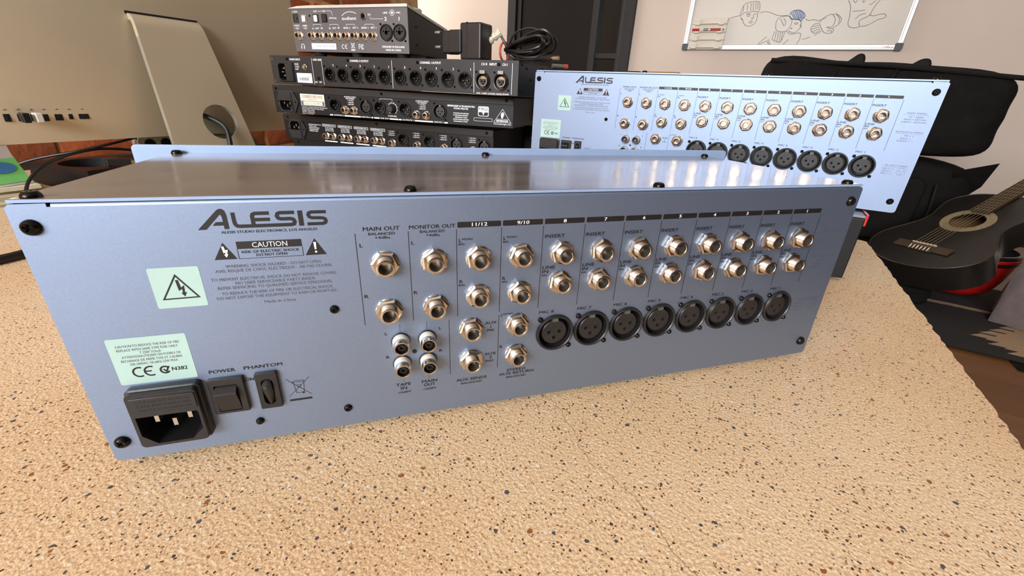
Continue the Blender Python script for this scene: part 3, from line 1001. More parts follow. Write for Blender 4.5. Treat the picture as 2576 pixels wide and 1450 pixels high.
# ------------------------------------------------------------------ the blue rack mixers
MX = ((0, 8), (1, 7), (2, 6), (3, 5), (4, 4), (5, 3), (6, 2), (7, 1))
def make_mixer():
    root = thing('rack_mixer', '', 'mixer')
    W, H = 440.0, 127.8
    pan = Panel(W, H)
    ink, soft, white, blue = MB(), MB(), MB(), MB()
    T = pan.text
    # maker's logo
    pan.poly(ink, [(60, 12.8), (63.1, 12.8), (69.3, 6.4), (69.8, 7.1), (69.9, 9.6), (67.2, 9.6), (65.7, 11.2), (69.9, 11.2), (69.9, 12.8), (71.7, 12.8), (71.7, 6.6), (71.3, 4.9), (70.4, 4.0), (69.2, 4.0), (68.3, 4.6)])
    logo = MB()
    pan.line(logo, [(74.1, 5.7), (74.1, 9.8), (74.3, 10.9), (74.9, 11.6), (75.8, 11.8), (96.2, 11.8), (97.2, 11.5), (97.6, 10.5), (97.2, 9.5), (96.2, 9.1), (92.2, 9.1), (91.2, 8.7), (90.8, 7.75), (91.2, 6.75), (92.2, 6.35), (97.9, 6.35)], 1.55)
    pan.line(logo, [(87.9, 6.35), (82.4, 6.35), (81.5, 6.8), (81.2, 7.6), (81.2, 11.4)], 1.55, 0.12)
    pan.line(logo, [(81.6, 9.1), (87.9, 9.1)], 1.5, 0.14)
    pan.rect(logo, 99.2, 101.2, 5.6, 12.5)
    pan.line(logo, [(110.9, 6.45), (104.8, 6.45), (103.8, 6.8), (103.4, 7.7), (103.8, 8.6), (104.8, 9.05), (109.0, 9.2), (110.1, 9.6), (110.5, 10.5), (110.1, 11.4), (109.1, 11.8), (102.6, 11.8)], 1.45)
    T(ink, 'ALESIS STUDIO ELECTRONICS, LOS ANGELES', 68.3, 106.3, 14.2, 1.1)
    # caution block
    caut = MB()
    pan.rect(caut, 72.8, 98.9, 18.6, 22.0)
    for a, b in (((72.8, 22), (72.8, 26.5)), ((72.8, 26.5), (98.9, 26.5)), ((98.9, 26.5), (98.9, 22))):
        pan.line(caut, [a, b], 0.22)
    pan.poly(caut, [(63.3, 26.5), (72.1, 26.5), (67.7, 18.8)])
    pan.poly(caut, [(99.8, 26.5), (108.8, 26.5), (104.4, 18.6)])
    T(blue, 'CAUTION', 78.9, 93.0, 20.3, 2.3, 0.005, 0.16)
    pan.poly(blue, [(67.3, 23.6), (66.9, 20.5), (67.8, 20.4), (68.1, 22.2), (69.2, 22.0), (68.6, 24.0), (69.0, 24.1), (68.1, 25.6), (67.4, 24.2), (67.9, 24.1), (68.1, 23.2), (67.3, 23.6)][:-1], 0.16)
    pan.poly(blue, [(104.0, 23.8), (103.8, 20.3), (104.9, 20.3), (104.7, 23.8)], 0.16)
    pan.poly(blue, circ(104.4, 25.0, 0.5, 10), 0.16)
    T(ink, 'RISK OF ELECTRIC SHOCK', 74.3, 97.5, 23.45, 1.15)
    T(ink, 'DO NOT OPEN', 79.8, 92.2, 25.1, 1.15)
    for s, a, b, y in (('WARNING: SHOCK HAZARD \u2013 DO NOT OPEN.', 66.7, 106.0, 29.8), ('AVIS: RISQUE DE CHOC \u00c9LECTRIQUE \u2013 NE PAS OUVRIR.', 62.3, 110.5, 31.9),
                       ('TO PREVENT ELECTRICAL SHOCK DO NOT REMOVE COVERS.', 59.8, 111.9, 35.9), ('NO USER SERVICEABLE PARTS INSIDE.', 69.0, 102.6, 38.0),
                       ('REFER SERVICING TO QUALIFIED SERVICE PERSONNEL.', 61.7, 109.8, 40.1), ('TO REDUCE THE RISK OF FIRE OR ELECTRICAL SHOCK', 62.6, 109.3, 42.8),
                       ('DO NOT EXPOSE THIS EQUIPMENT TO RAIN OR MOISTURE.', 60.3, 111.3, 45.0), ('Made in China', 79.0, 92.3, 48.2)):
        T(soft, s, a, b, y, 1.4, 0.0)
    # section headings
    head = MB()
    for s, a, b, y, c in (('MAIN OUT', 125.8, 142.5, 15.3, 1.85), ('BALANCED', 128, 140.2, 17.8, 1.25), ('+4dBu', 130.8, 137.6, 19.7, 1.25),
                          ('MONITOR OUT', 146.9, 169.3, 15.3, 1.85), ('BALANCED', 152, 164.1, 17.7, 1.25), ('+4dBu', 154.8, 161.5, 19.6, 1.25),
                          ('L', 123.6, 125.0, 23.2, 1.8), ('R', 123.3, 125.2, 49.9, 1.8), ('L', 147.6, 148.9, 23.2, 1.8), ('R', 147.4, 149.2, 49.9, 1.8),
                          ('L', 171.1, 172.3, 23.2, 1.8), ('MONO', 172.8, 178.3, 22.6, 1.05), ('BAL', 170.9, 174.2, 25.1, 1.1), ('R', 171.1, 172.8, 45.8, 1.8), ('BAL', 170.8, 174.1, 47.8, 1.1),
                          ('L', 194.5, 195.7, 23.1, 1.8), ('MONO', 196.2, 201.6, 22.6, 1.05), ('BAL', 194.4, 197.6, 25.1, 1.1), ('R', 194.5, 196.2, 45.8, 1.8), ('BAL', 194.5, 197.6, 47.8, 1.1),
                          ('AUX', 185.1, 192.0, 72.2, 1.8), ('1', 188.3, 189.0, 74.8, 1.6), ('PRE', 186.5, 190.6, 77.0, 1.2), ('AUX', 185.2, 192.1, 92.6, 1.8), ('2', 188.1, 189.6, 95.1, 1.6), ('POST', 185.9, 191.0, 97.6, 1.2),
                          ('AUX SENDS', 168.5, 186.7, 108.3, 1.8), ('BALANCED', 171.4, 183.7, 110.9, 1.2), ('L', 194.4, 195.4, 68.2, 1.7), ('MONO', 195.7, 201.4, 67.7, 1.0), ('R', 194.2, 195.9, 88.9, 1.7),
                          ('STEREO', 199.1, 211.0, 106.0, 1.7), ('AUX RETURN', 194.3, 216.2, 108.4, 1.7), ('BALANCED', 199, 211.3, 111.0, 1.2),
                          ('TAPE', 134.8, 142.7, 105.7, 1.8), ('IN', 137.1, 140.5, 108.2, 1.8), ('-10dBV', 134.9, 142.6, 111.0, 1.2), ('MAIN', 148.9, 157.5, 105.7, 1.8), ('OUT', 149.9, 156.3, 108.2, 1.8), ('-10dBV', 149.1, 156.9, 111.0, 1.2),
                          ('L', 131.3, 132.5, 72.3, 1.6), ('R', 130.9, 132.6, 86.8, 1.6), ('L', 159.6, 160.8, 72.3, 1.6), ('R', 159.3, 161.0, 86.4, 1.6),
                          ('POWER', 48.9, 60.0, 83.1, 1.8), ('PHANTOM', 63.7, 80.8, 83.0, 1.8), ('ON', 63.1, 66.9, 89.8, 1.7)):
        T(head, s, a, b, y, c, 0.02)
    for i, k in MX:
        dx = 24.19 * i
        T(head, 'INSERT', 217.5 + dx, 229.0 + dx, 23.2, 1.85, 0.02)
        T(head, 'LINE', 217.4 + dx, 224.8 + dx, 41.2, 1.8, 0.02)
        T(head, 'IN', 217.3 + dx, 220.9 + dx, 43.6, 1.8, 0.02)
        T(head, 'BAL', 217.3 + dx, 220.6 + dx, 45.8, 1.05, 0.02)
        T(head, 'MIC %d' % k, 217.3 + dx, 226.4 + dx, 69.0, 1.7, 0.02)
    # divider lines and channel bars
    rules = MB()
    tops = [122.1, 146.4, 169.9, 193.3] + [216.3 + 24.25 * i for i in range(9)]
    for x in tops:
        pan.line(rules, [(x, 17.2), (x, 66.0)], 0.3)
    for x in (165.15, 193.2):
        pan.line(rules, [(x, 67.8), (x, 103.0)], 0.3)
    for x in (139.1, 153.1):
        pan.line(rules, [(x, 67.5), (x, 72.5)], 0.15)
        pan.line(rules, [(x, 96.5), (x, 104)], 0.15)
    bars = [(170.4, 192.9, '11/12', 177.5, 185.9), (193.9, 215.8, '9/10', 201.1, 208.7)]
    for i, k in MX:
        a = 216.9 + 24.22 * i
        bars.append((a, a + 23.0, str(k), a + 10.7, a + 12.4 if k != 1 else a + 11.6))
    for a, b, s, ta, tb in bars:
        pan.poly(rules, [(q[0], q[1]) for q in rrect(a, b, 13.6, 16.5, 0.5, 2)][::-1])
        T(white, s, ta, tb, 15.05, 1.75, 0.018, 0.16)
    # wiring legends
    for s, a, b, y in (('INSERT WIRING', 417, 432.5, 29.0), ('TIP = SEND', 419, 431, 32.6), ('RING = RETURN', 416.4, 434, 34.9), ('SLEEVE = GROUND', 414.7, 434.5, 37.3),
                       ('BALANCED I/O WIRING', 413.9, 435.4, 46.7), ('TIP = +', 421.6, 429.4, 50.3), ('RING = -', 419.6, 429.4, 52.9), ('SLEEVE = \u00f7', 417.2, 430.2, 55.3),
                       ('MIC INPUT WIRING', 415.8, 434.5, 79.7), ('PIN 2 = +', 414.7, 424.6, 83.2), ('PIN 3 = -', 414.8, 424.6, 85.6), ('PIN 1 = \u00f7', 414.8, 425.2, 88.0)):
        T(soft, s, a, b, y, 1.35, 0.0)
    for a, b, y in ((414.2, 434.8, 30.7), (413.7, 435.8, 48.3), (415.7, 435.2, 81.3)):
        pan.line(soft, [(a, y), (b, y)], 0.15)
    pan.arc(soft, 430.8, 85.4, 3.7, 0, 360, 0.2, n=28)
    for x, y in ((429.2, 84.6), (432.4, 84.6), (430.8, 87.3)):
        pan.arc(soft, x, y, 0.7, 0, 360, 0.18, n=12)
    # crossed-out bin
    for a, b in (((80.9, 92.6), (91.6, 103.5)), ((80.9, 103.6), (91.9, 92.5))):
        pan.line(ink, [a, b], 0.22)
    pan.line(ink, [(83.6, 95.0), (89.2, 95.0), (89.0, 94.2), (84.4, 94.0), (83.4, 95.0)], 0.22)
    pan.line(ink, [(84.0, 95.2), (84.8, 101.7), (88.4, 101.6), (88.9, 95.2)], 0.22)
    pan.line(ink, [(85.4, 96.8), (87.4, 96.8), (87.2, 98.2), (85.5, 98.2)], 0.18)
    pan.poly(ink, circ(88.0, 101.9, 0.6, 10))
    pan.rect(ink, 80.9, 91.6, 105.3, 106.5)
    # green warning stickers
    stk = MB()
    pan.poly(stk, rrect(37.4, 56.4, 28.7, 47.7, 0.8, 3)[::-1], 0.08)
    s1 = obj('warning_sticker', stk.mesh('warning_sticker', 'sticker_green', smooth=False), root)
    p1 = MB()
    pan.ringpoly(p1, [(39.9, 43.7), (54.4, 43.5), (47.0, 31.8)], [(41.0, 43.05), (53.2, 42.9), (47.0, 33.1)], 0.14)
    pan.poly(p1, [(46.5, 34.6), (47.6, 34.6), (48.0, 38.2), (49.3, 37.2), (49.0, 40.6), (49.7, 40.5), (48.6, 42.6), (47.5, 40.8), (48.1, 40.7), (48.2, 38.9), (46.9, 39.8)], 0.14)
    obj('warning_mark', p1.mesh('warning_mark', 'ink', smooth=False), s1)
    stk = MB()
    pan.poly(stk, rrect(13.8, 44.1, 60.6, 84.7, 0.8, 3)[::-1], 0.08)
    s2 = obj('fuse_sticker', stk.mesh('fuse_sticker', 'sticker_green', smooth=False), root)
    p2, p3 = MB(), MB()
    for s, a, b, y in (('CAUTION:TO REDUCE THE RISK OF FIRE', 16.7, 41.0, 64.6), ('REPLACE WITH SAME TYPE FUSE ONLY', 16.7, 40.0, 66.6), ('T 250V 315mA', 24.9, 33.0, 68.4),
                       ('ATTENTION:UTILISER UN FUSIBLE DE', 17.7, 40.3, 70.2), ('RECHANGE DE MEME TYPE ET CALIBRE', 17.0, 40.5, 72.2), ('220-240VAC~50-60Hz 22W MAX', 19.8, 38.3, 74.1)):
        T(p2, s, a, b, y, 1.2, 0.0, 0.14)
    pan.arc(p3, 22.3, 78.5, 2.4, 62, 298, 0.75, 0.14)
    pan.arc(p3, 26.7, 78.5, 2.4, 62, 298, 0.75, 0.14)
    pan.line(p3, [(24.6, 78.5), (27.0, 78.5)], 0.7, 0.14)
    pan.arc(p3, 32.2, 78.7, 1.75, 35, 330, 0.8, 0.14)
    pan.line(p3, [(31.6, 78.4), (32.6, 79.6), (34.0, 77.0)], 0.7, 0.14)
    T(p3, 'N382', 34.9, 41.1, 78.7, 1.9, 0.02, 0.14)
    obj('lettering', p2.mesh('fuse_lettering', 'ink_soft', smooth=False), s2)
    obj('approval_marks', p3.mesh('approval_marks', 'ink', smooth=False), s2)
    # sockets
    for x, y in ((134.5, 33), (134.5, 58.6), (158.3, 33), (158.3, 58.5), (181.1, 32.9), (181.1, 54.3), (204.3, 32.9), (204.4, 54.4),
                 (177.2, 74.3), (177.3, 94.8), (203.9, 74.4), (204.0, 94.7)):
        put_jack(root, pan, x, y, random.uniform(0, 1.0))
    for i, k in MX:
        x = 228.0 + 24.12 * i
        put_jack(root, pan, x, 32.9, random.uniform(0, 1.0))
        put_jack(root, pan, x, 50.2, random.uniform(0, 1.0))
        put_xlr_f(root, pan, x, 83.3)
    for x, y in ((139.1, 77.5), (139.1, 91.5), (153.1, 77.5), (153.0, 91.5)):
        r = obj('rca_socket', MESH['rca'], root, pan.p(x, y))
        obj('base_ring', MESH['rca_base'], r)
        obj('insulator', MESH['rca_insulator'], r)
    pan.poly(ink, circ(145.9, 85.0, 1.3, 14), 0.1)
    # mains inlet with fuse drawer
    iec(root, pan, [(q[0], q[1]) for q in rrect(15.4, 45.0, 85.6, 117.6, 2.2, 4)], [(17.9, 99.0), (42.9, 99.0), (42.9, 109.6), (37.6, 115.0), (23.2, 115.0), (17.9, 109.6)][::-1],
        ((23.6, 103.6, 1.8, 4.2), (37.2, 103.6, 1.8, 4.2), (30.4, 107.0, 1.8, 4.2)), 7.0, (17.8, 43.5, 88.3, 96.7))
    # power and phantom switches
    def switch(name, x0, x1, y0, y1, rx0, rx1, ry0, ry1, oval):
        fb = MB()
        o = [pan.xz(*q) for q in rrect(x0, x1, y0, y1, 0.7, 3)]
        i_ = [pan.xz(*q) for q in rrect(rx0, rx1, ry0, ry1, oval, 5)]
        fb.prism(o, 0.0, -0.0019, cap0=False, cap1=False)
        cx, cz = pan.xz((x0 + x1) / 2, (y0 + y1) / 2)
        o2 = [(cx + (x - cx) * 0.95, cz + (z - cz) * 0.96) for x, z in o]
        n = len(o)
        fb.add([(x, -0.0019, z) for x, z in o] + [(x, -0.0024, z) for x, z in o2], [(k, (k + 1) % n, n + (k + 1) % n, n + k) for k in range(n)])
        fb.holed(o2, [i_], -0.0024)
        fb.prism(i_, -0.0024, -0.0002, cap0=False, cap1=True)
        s = obj(name, fb.mesh(name, 'black_plastic', angle=25), root)
        rb = MB()
        prof = [(0.02, 0.6), (0.2, 4.9), (0.26, 5.1), (0.36, 4.6), (0.6, 3.2), (0.97, 2.3)]
        g = 0.35
        n = 8
        vs, fs = [], []
        for t, o_ in prof:
            yy = ry0 + (ry1 - ry0) * t
            ww = (rx1 - rx0) / 2 - g
            if oval > 2:
                e = min(1.0, math.sqrt(max(0.0, 1 - max(0.0, abs(2 * t - 1) - 0.55) ** 2 / 0.2)))
                ww *= e * 0.95
            for q in range(n + 1):
                u = -1 + 2 * q / n
                c = 1.2 * u * u if oval > 2 else 0.0
                vs.append(pan.p((rx0 + rx1) / 2 + u * ww, yy, max(0.2, o_ - c)))
        for r_ in range(len(prof) - 1):
            for q in range(n):
                fs.append((r_ * (n + 1) + q, r_ * (n + 1) + q + 1, (r_ + 1) * (n + 1) + q + 1, (r_ + 1) * (n + 1) + q))
        rb.add(vs, fs)
        e0 = len(rb.v)
        for side in (0, n):
            ids = [r_ * (n + 1) + side for r_ in range(len(prof))]
            base = [pan.p((rb.v[i2][0] * 1000 + W / 2), H - rb.v[i2][2] * 1000, 0.1) for i2 in ids]
            b0 = len(rb.v)
            rb.v += [tuple(b_) for b_ in base]
            for q in range(len(ids) - 1):
                rb.f.append([ids[q], ids[q + 1], b0 + q + 1, b0 + q])
                rb.fm.append(0)
        obj('rocker', rb.mesh('rocker', 'black_plastic', angle=25), s)
    switch('power_switch', 47.5, 62.9, 86.4, 107.0, 49.8, 59.8, 90.0, 105.4, 0.5)
    switch('phantom_switch', 67.8, 77.8, 86.0, 107.5, 70.1, 75.5, 89.4, 104.8, 2.6)
    # the folded panel itself
    outl = [(-0.2200, 0.0026), (-0.2192, 0.0008), (-0.2174, 0.0), (0.2174, 0.0), (0.2192, 0.0008), (0.22, 0.0026), (0.22, H / 1000 - 0.0018), (0.2185, H / 1000 - 0.0004), (0.2072, H / 1000 - 0.0002), (0.2072, H / 1000 - 0.0016), (0.2062, H / 1000 - 0.0016),
            (-0.2062, H / 1000 - 0.0016), (-0.2072, H / 1000 - 0.0016), (-0.2072, H / 1000 - 0.0002), (-0.2185, H / 1000 - 0.0004), (-0.22, H / 1000 - 0.0018)]
    sh = pan.sheet(outl)
    lip = []
    for q in range(6):
        a = PI / 2 * q / 5
        lip.append((0.0016 * (1 - math.cos(a)), H / 1000 - 0.0016 + 0.0016 * math.sin(a)))
    vs = [(x, y, z) for y, z in lip for x in (-0.2060, 0.2060)]
    sh.add(vs, [(2 * q, 2 * q + 1, 2 * q + 3, 2 * q + 2) for q in range(5)])
    me = sh.mesh('rear_panel', 'blue_paint', angle=30)
    nm = obj('rear_panel', me, root)
    for nme, mb_, mt in (('maker_name', ink, 'ink'), ('maker_logo', logo, 'ink'), ('safety_text', soft, 'ink_soft'), ('caution_box', caut, 'ink'), ('caution_lettering', blue, 'sticker_white'),
                         ('socket_lettering', head, 'ink'), ('channel_rules', rules, 'ink'), ('channel_numbers', white, 'ink_white')):
        prints(nme, mb_, mt, nm)
    # case: lid, tray, front panel with rack ears
    mb = MB()
    mb.box(-0.2190, 0.2190, 0.0006, 0.1500, H / 1000 + 0.0002, H / 1000 + 0.0014)
    bevel(obj('lid', mb.mesh('lid', 'lid_metal', smooth=False), root), 0.0005)
    mb = MB()
    mb.box(-0.2186, 0.2186, -0.0001, 0.0005, H / 1000 + 0.0001, H / 1000 + 0.0013)
    obj('lid_fold', mb.mesh('lid_fold', 'blue_front', smooth=False), root)
    mb = MB()
    mb.box(-0.2188, 0.2188, 0.0014, 0.150, 0.0, 0.0012)
    mb.box(-0.2188, -0.2176, 0.0014, 0.150, 0.0012, H / 1000)
    mb.box(0.2176, 0.2188, 0.0014, 0.150, 0.0012, H / 1000)
    obj('case_tray', mb.mesh('case_tray', 'chassis_metal', smooth=False), root)
    mb = MB()
    mb.prism(rrect(-0.2413, 0.2413, -0.0021, 0.1343, 0.003, 3), 0.150, 0.153)
    bevel(obj('front_panel', mb.mesh('front_panel', 'blue_front', angle=30), root), 0.0005)
    for x, y in ((5.8, 9.3), (432.4, 9.5), (5.6, 116.2), (432.2, 116.2)):
        put('screw_big', root, pan, x, y, 0.0, 'panel_screw', (0, random.uniform(0, 1.5), 0))
    for x, y in ((108.6, 55.3), (108.4, 116.0)):
        put('screw_mid', root, pan, x, y, 0.0, 'panel_screw', (0, random.uniform(0, 1.5), 0))
    put('screw_dome', root, pan, 65.2, 115.8, 0.0, 'panel_screw')
    for x, y in ((7, 4.2), (149, 4.2), (286, 4.2), (430, 4.2), (5.5, 146), (219, 146), (433, 146)):
        obj('lid_screw', MESH['screw_big'], root, ((x - 220) / 1000, y / 1000, H / 1000 + 0.0014), (-PI / 2, 0, random.uniform(0, 1.5)))
    return root
mixA = make_mixer()
a_ = math.atan(0.0215)
ex = Vector((S2, S2, 0))
ey = Vector((-S2 * math.cos(a_), S2 * math.cos(a_), -math.sin(a_)))
ez = ex.cross(ey)
mixA.rotation_euler = Matrix((ex, ey, ez)).transposed().to_euler()
mixA.location = (0, 0, D + 0.0055)
tag(mixA, 'blue-grey rack mixer standing on the bare concrete desk, dusty metal lid in view', 'mixer', 'blue rack mixers')
mixB = copy_tree(mixA)
mixB.location = (0.015, 0.3935, D + 0.079)
mixB.rotation_euler = (0, 0, math.radians(-0.4))
tag(mixB, 'pale blue rack mixer perched on a flat black rack unit beside the unit stack', 'mixer', 'blue rack mixers')
# rubber feet only under the back of the mixer that stands on the desk
for x in (-0.19, 0.19):
    mb = MB()
    mb.lathe(mm([(7, -0.2), (6, 5.0)]), 16, T=Matrix.Rotation(PI / 2, 4, 'X'))
    obj('rubber_foot', mb.mesh('rubber_foot', 'rubber'), mixA, (x, 0.012, 0.0))
# ------------------------------------------------------------------ the stack of black rack units
def place(root, tl, yaw, W, bottom):
    """root sits at the bottom centre of the rear panel whose top-left corner is tl"""
    c, s = math.cos(yaw), math.sin(yaw)
    root.location = (tl[0] + c * W / 2000, tl[1] + s * W / 2000, D + bottom)
    root.rotation_euler = (0, 0, yaw)
def shell(root, W, H, depth, mat, x0=0.0, x1=None, side_mat=None):
    """box behind the panel, open at the back so that socket cups stay hollow"""
    x1 = W if x1 is None else x1
    a, b = (x0 - W / 2) / 1000, (x1 - W / 2) / 1000
    h = H / 1000
    mb = MB()
    mb.box(a, b, 0.0012, depth, h - 0.0012, h)
    mb.box(a, b, 0.0012, depth, 0, 0.0012)
    mb.box(a, a + 0.0012, 0.0012, depth, 0.0012, h - 0.0012)
    mb.box(b - 0.0012, b, 0.0012, depth, 0.0012, h - 0.0012)
    mb.box(a, b, depth, depth + 0.002, 0, h)
    return bevel(obj('case', mb.mesh('case', mat, smooth=False), root), 0.0006)

# line distributor: ten outputs, two latching inputs
def distributor():
    W, H = 470.0, 44.0
    pan = Panel(W, H)
    root = thing('line_distributor', 'black line distributor with ten round outputs and two silver-ringed inputs, topmost in the rack stack', 'audio unit', group='black rack units in the stack')
    w, w2 = MB(), MB()
    T = pan.text
    for i, x in enumerate((131.2, 158.9, 187.0, 214.9, 242.8, 272.7, 300.9, 328.8, 357.5, 386.1)):
        put_xlr_m(root, pan, x, 26.6)
        T(w, str(5 - i % 5), x + 8.6, x + 10.6, 12.6, 3.0, 0.02)
    for x in (415.7, 444.2):
        put_xlr_latch(root, pan, x, 27.0)
    for s, a, b, y, c in (('MAINS INPUT', 45.8, 70.2, 5.6, 2.9), ('FUSE', 56.0, 64.4, 12.6, 2.4), ('T 0.5A', 56.0, 65.2, 16.4, 2.4), ('5x20', 56.0, 63, 20.0, 2.4), ('GND LINK', 98.6, 116.4, 5.3, 2.9),
                          ('ON', 96.8, 102.2, 38.8, 2.4), ('OFF', 106.3, 112.2, 38.7, 2.4), ('CHANNEL II OUTPUT', 176.7, 214.1, 5.5, 3.0), ('CHANNEL I OUTPUT', 310.1, 346.5, 5.4, 3.0),
                          ('CH II', 412.9, 421.7, 5.3, 3.0), ('INPUT', 425.8, 436.7, 5.3, 3.0), ('CH I', 445.8, 452.9, 5.4, 3.0), ('XLR: 1.GND 2.PHASE 3.NON PHASE', 405.4, 456.6, 42.6, 1.9)):
        T(w, s, a, b, y, c, 0.02)
    for x in (95.4, 116.8, 258.2, 401.2, 460.7):
        pan.line(w, [(x, 3.4), (x, 42.6)], 0.6)
    iec(root, pan, rrect(17.0, 52.0, 10.2, 40.2, 1.5, 3), [(20.0, 16.0), (24.0, 12.4), (36.0, 12.4), (36.0, 38.0), (24.0, 38.0), (20.0, 34.4)][::-1],
        ((30.0, 19.5, 4.0, 1.8), (26.5, 25.2, 4.0, 1.8), (30.0, 31.0, 4.0, 1.8)), 4.0, (38.0, 47.5, 12.8, 37.8))
    sb = MB()
    pan.rect(sb, 57.3, 91.3, 26.0, 40.8, 0.1)
    st = obj('serial_sticker', sb.mesh('serial_sticker', 'sticker_white', smooth=False), root)
    pb = MB()
    x = 62.0
    rng = random.Random(1)
    while x < 84:
        bw = rng.choice((0.3, 0.5, 0.8))
        pan.rect(pb, x, x + bw, 32.6, 37.4, 0.16)
        x += bw + rng.choice((0.4, 0.6))
    T(pb, 'MODEL', 69, 77, 28.0, 1.0, 0.01, 0.16)
    T(pb, 'CE', 83.5, 88.5, 31.0, 2.4, 0.0, 0.16)
    obj('barcode', pb.mesh('barcode', 'ink_soft', smooth=False), st)
    sw = MB()
    sw.box(*[v / 1000 for v in (100.5 - 235, 109 - 235, -0.4, 1, 44 - 35.8, 44 - 30.4)])
    sw.box(*[v / 1000 for v in (103.5 - 235, 107 - 235, -2.4, 0, 44 - 35.0, 44 - 31.2)])
    obj('ground_switch', sw.mesh('ground_switch', 'black_satin', smooth=False), root)
    gb = MB()
    gb.lathe(mm([(4.6, 0), (4.6, 1.0), (3.4, 1.2), (3.2, 3.6), (2.6, 4.2)]), 18, cap0=False)
    obj('ground_terminal', gb.mesh('ground_terminal', 'screw_silver'), root, pan.p(79, 16.9))
    for x, y in ((39.6, 5.0), (172.8, 5.0), (305.6, 5.4), (440.1, 5.3)):
        put('screw_mid', root, pan, x, y, 0, 'panel_screw')
    pan.hole(3.4, 5.4, 2.6, 14)
    pan.hole(3.4, 39.6, 2.6, 14)
    rp = obj('rear_panel', pan.sheet().mesh('rear_panel', 'unit_black', angle=30), root)
    prints('lettering', w, 'ink_white', rp)
    shell(root, W, H, 0.20, 'unit_black', 11.0, W)
    for y, z in ((0.03, 0.036), (0.05, 0.022), (0.085, 0.036), (0.085, 0.010), (0.012, 0.006), (0.012, 0.040)):
        obj('side_screw', MESH['screw_small'], root, (W / 2000, y, z), (0, 0, PI / 2))
    place(root, (-0.690, 0.3345), math.radians(5.0), W, 0.174)
    return root
distributor()

def behr_inlet(root, pan, x0, yflip):
    """hexagonal flanged mains inlet with a fuse drawer above (or below) the recess"""
    W = pan.W
    fl = [(x0, 26), (x0 + 8, 8.2), (x0 + 36, 8.0), (x0 + 45.5, 25.5), (x0 + 36, 43.0), (x0 + 8, 43.2)][::-1]
    if not yflip:
        rec = [(x0 + 9, 24.0), (x0 + 33, 24.0), (x0 + 33, 34.5), (x0 + 28.5, 39.6), (x0 + 13.5, 39.6), (x0 + 9, 34.5)][::-1]
        dr_ = (x0 + 9.5, x0 + 32.5, 9.8, 22.0)
        pins = ((x0 + 15, 28.0, 1.8, 4.0), (x0 + 27, 28.0, 1.8, 4.0), (x0 + 21, 32.0, 1.8, 4.0))
    else:
        rec = [(x0 + 10, 15.4), (x0 + 14, 11.5), (x0 + 28, 11.5), (x0 + 32, 15.4), (x0 + 32, 27.0), (x0 + 10, 27.0)][::-1]
        dr_ = (x0 + 9.5, x0 + 32.5, 29.0, 40.5)
        pins = ((x0 + 15.5, 22.5, 1.8, 4.0), (x0 + 26.5, 22.5, 1.8, 4.0), (x0 + 21, 18.6, 1.8, 4.0))
    j = iec(root, pan, rrect(x0 + 6.8, x0 + 35.2, 8.6, 42.4, 1.4, 3), rec, pins, 4.5, dr_, flange=fl)
    for x in (x0 + 3.6, x0 + 39.6):
        obj('screw', MESH['screw_small'], j, pan.p(x, 25.6, 2.0))
    return j
def unit_case(root, W, H, depth, lipmm):
    shell(root, W, H, depth, 'unit_black_smooth')
    mb = MB()
    a = W / 2000
    mb.box(-a, a, -0.0011, 0.0002, (H - lipmm) / 1000, H / 1000)
    bevel(obj('lid_lip', mb.mesh('lid_lip', 'unit_lid', smooth=False), root), 0.0005)
    mb = MB()
    mb.prism(rrect(-0.2413, 0.2413, 0.0, H / 1000 - 0.0005, 0.002, 2), depth + 0.0022, depth + 0.005)
    obj('front_panel', mb.mesh('front_panel', 'unit_black_smooth', angle=30), root)

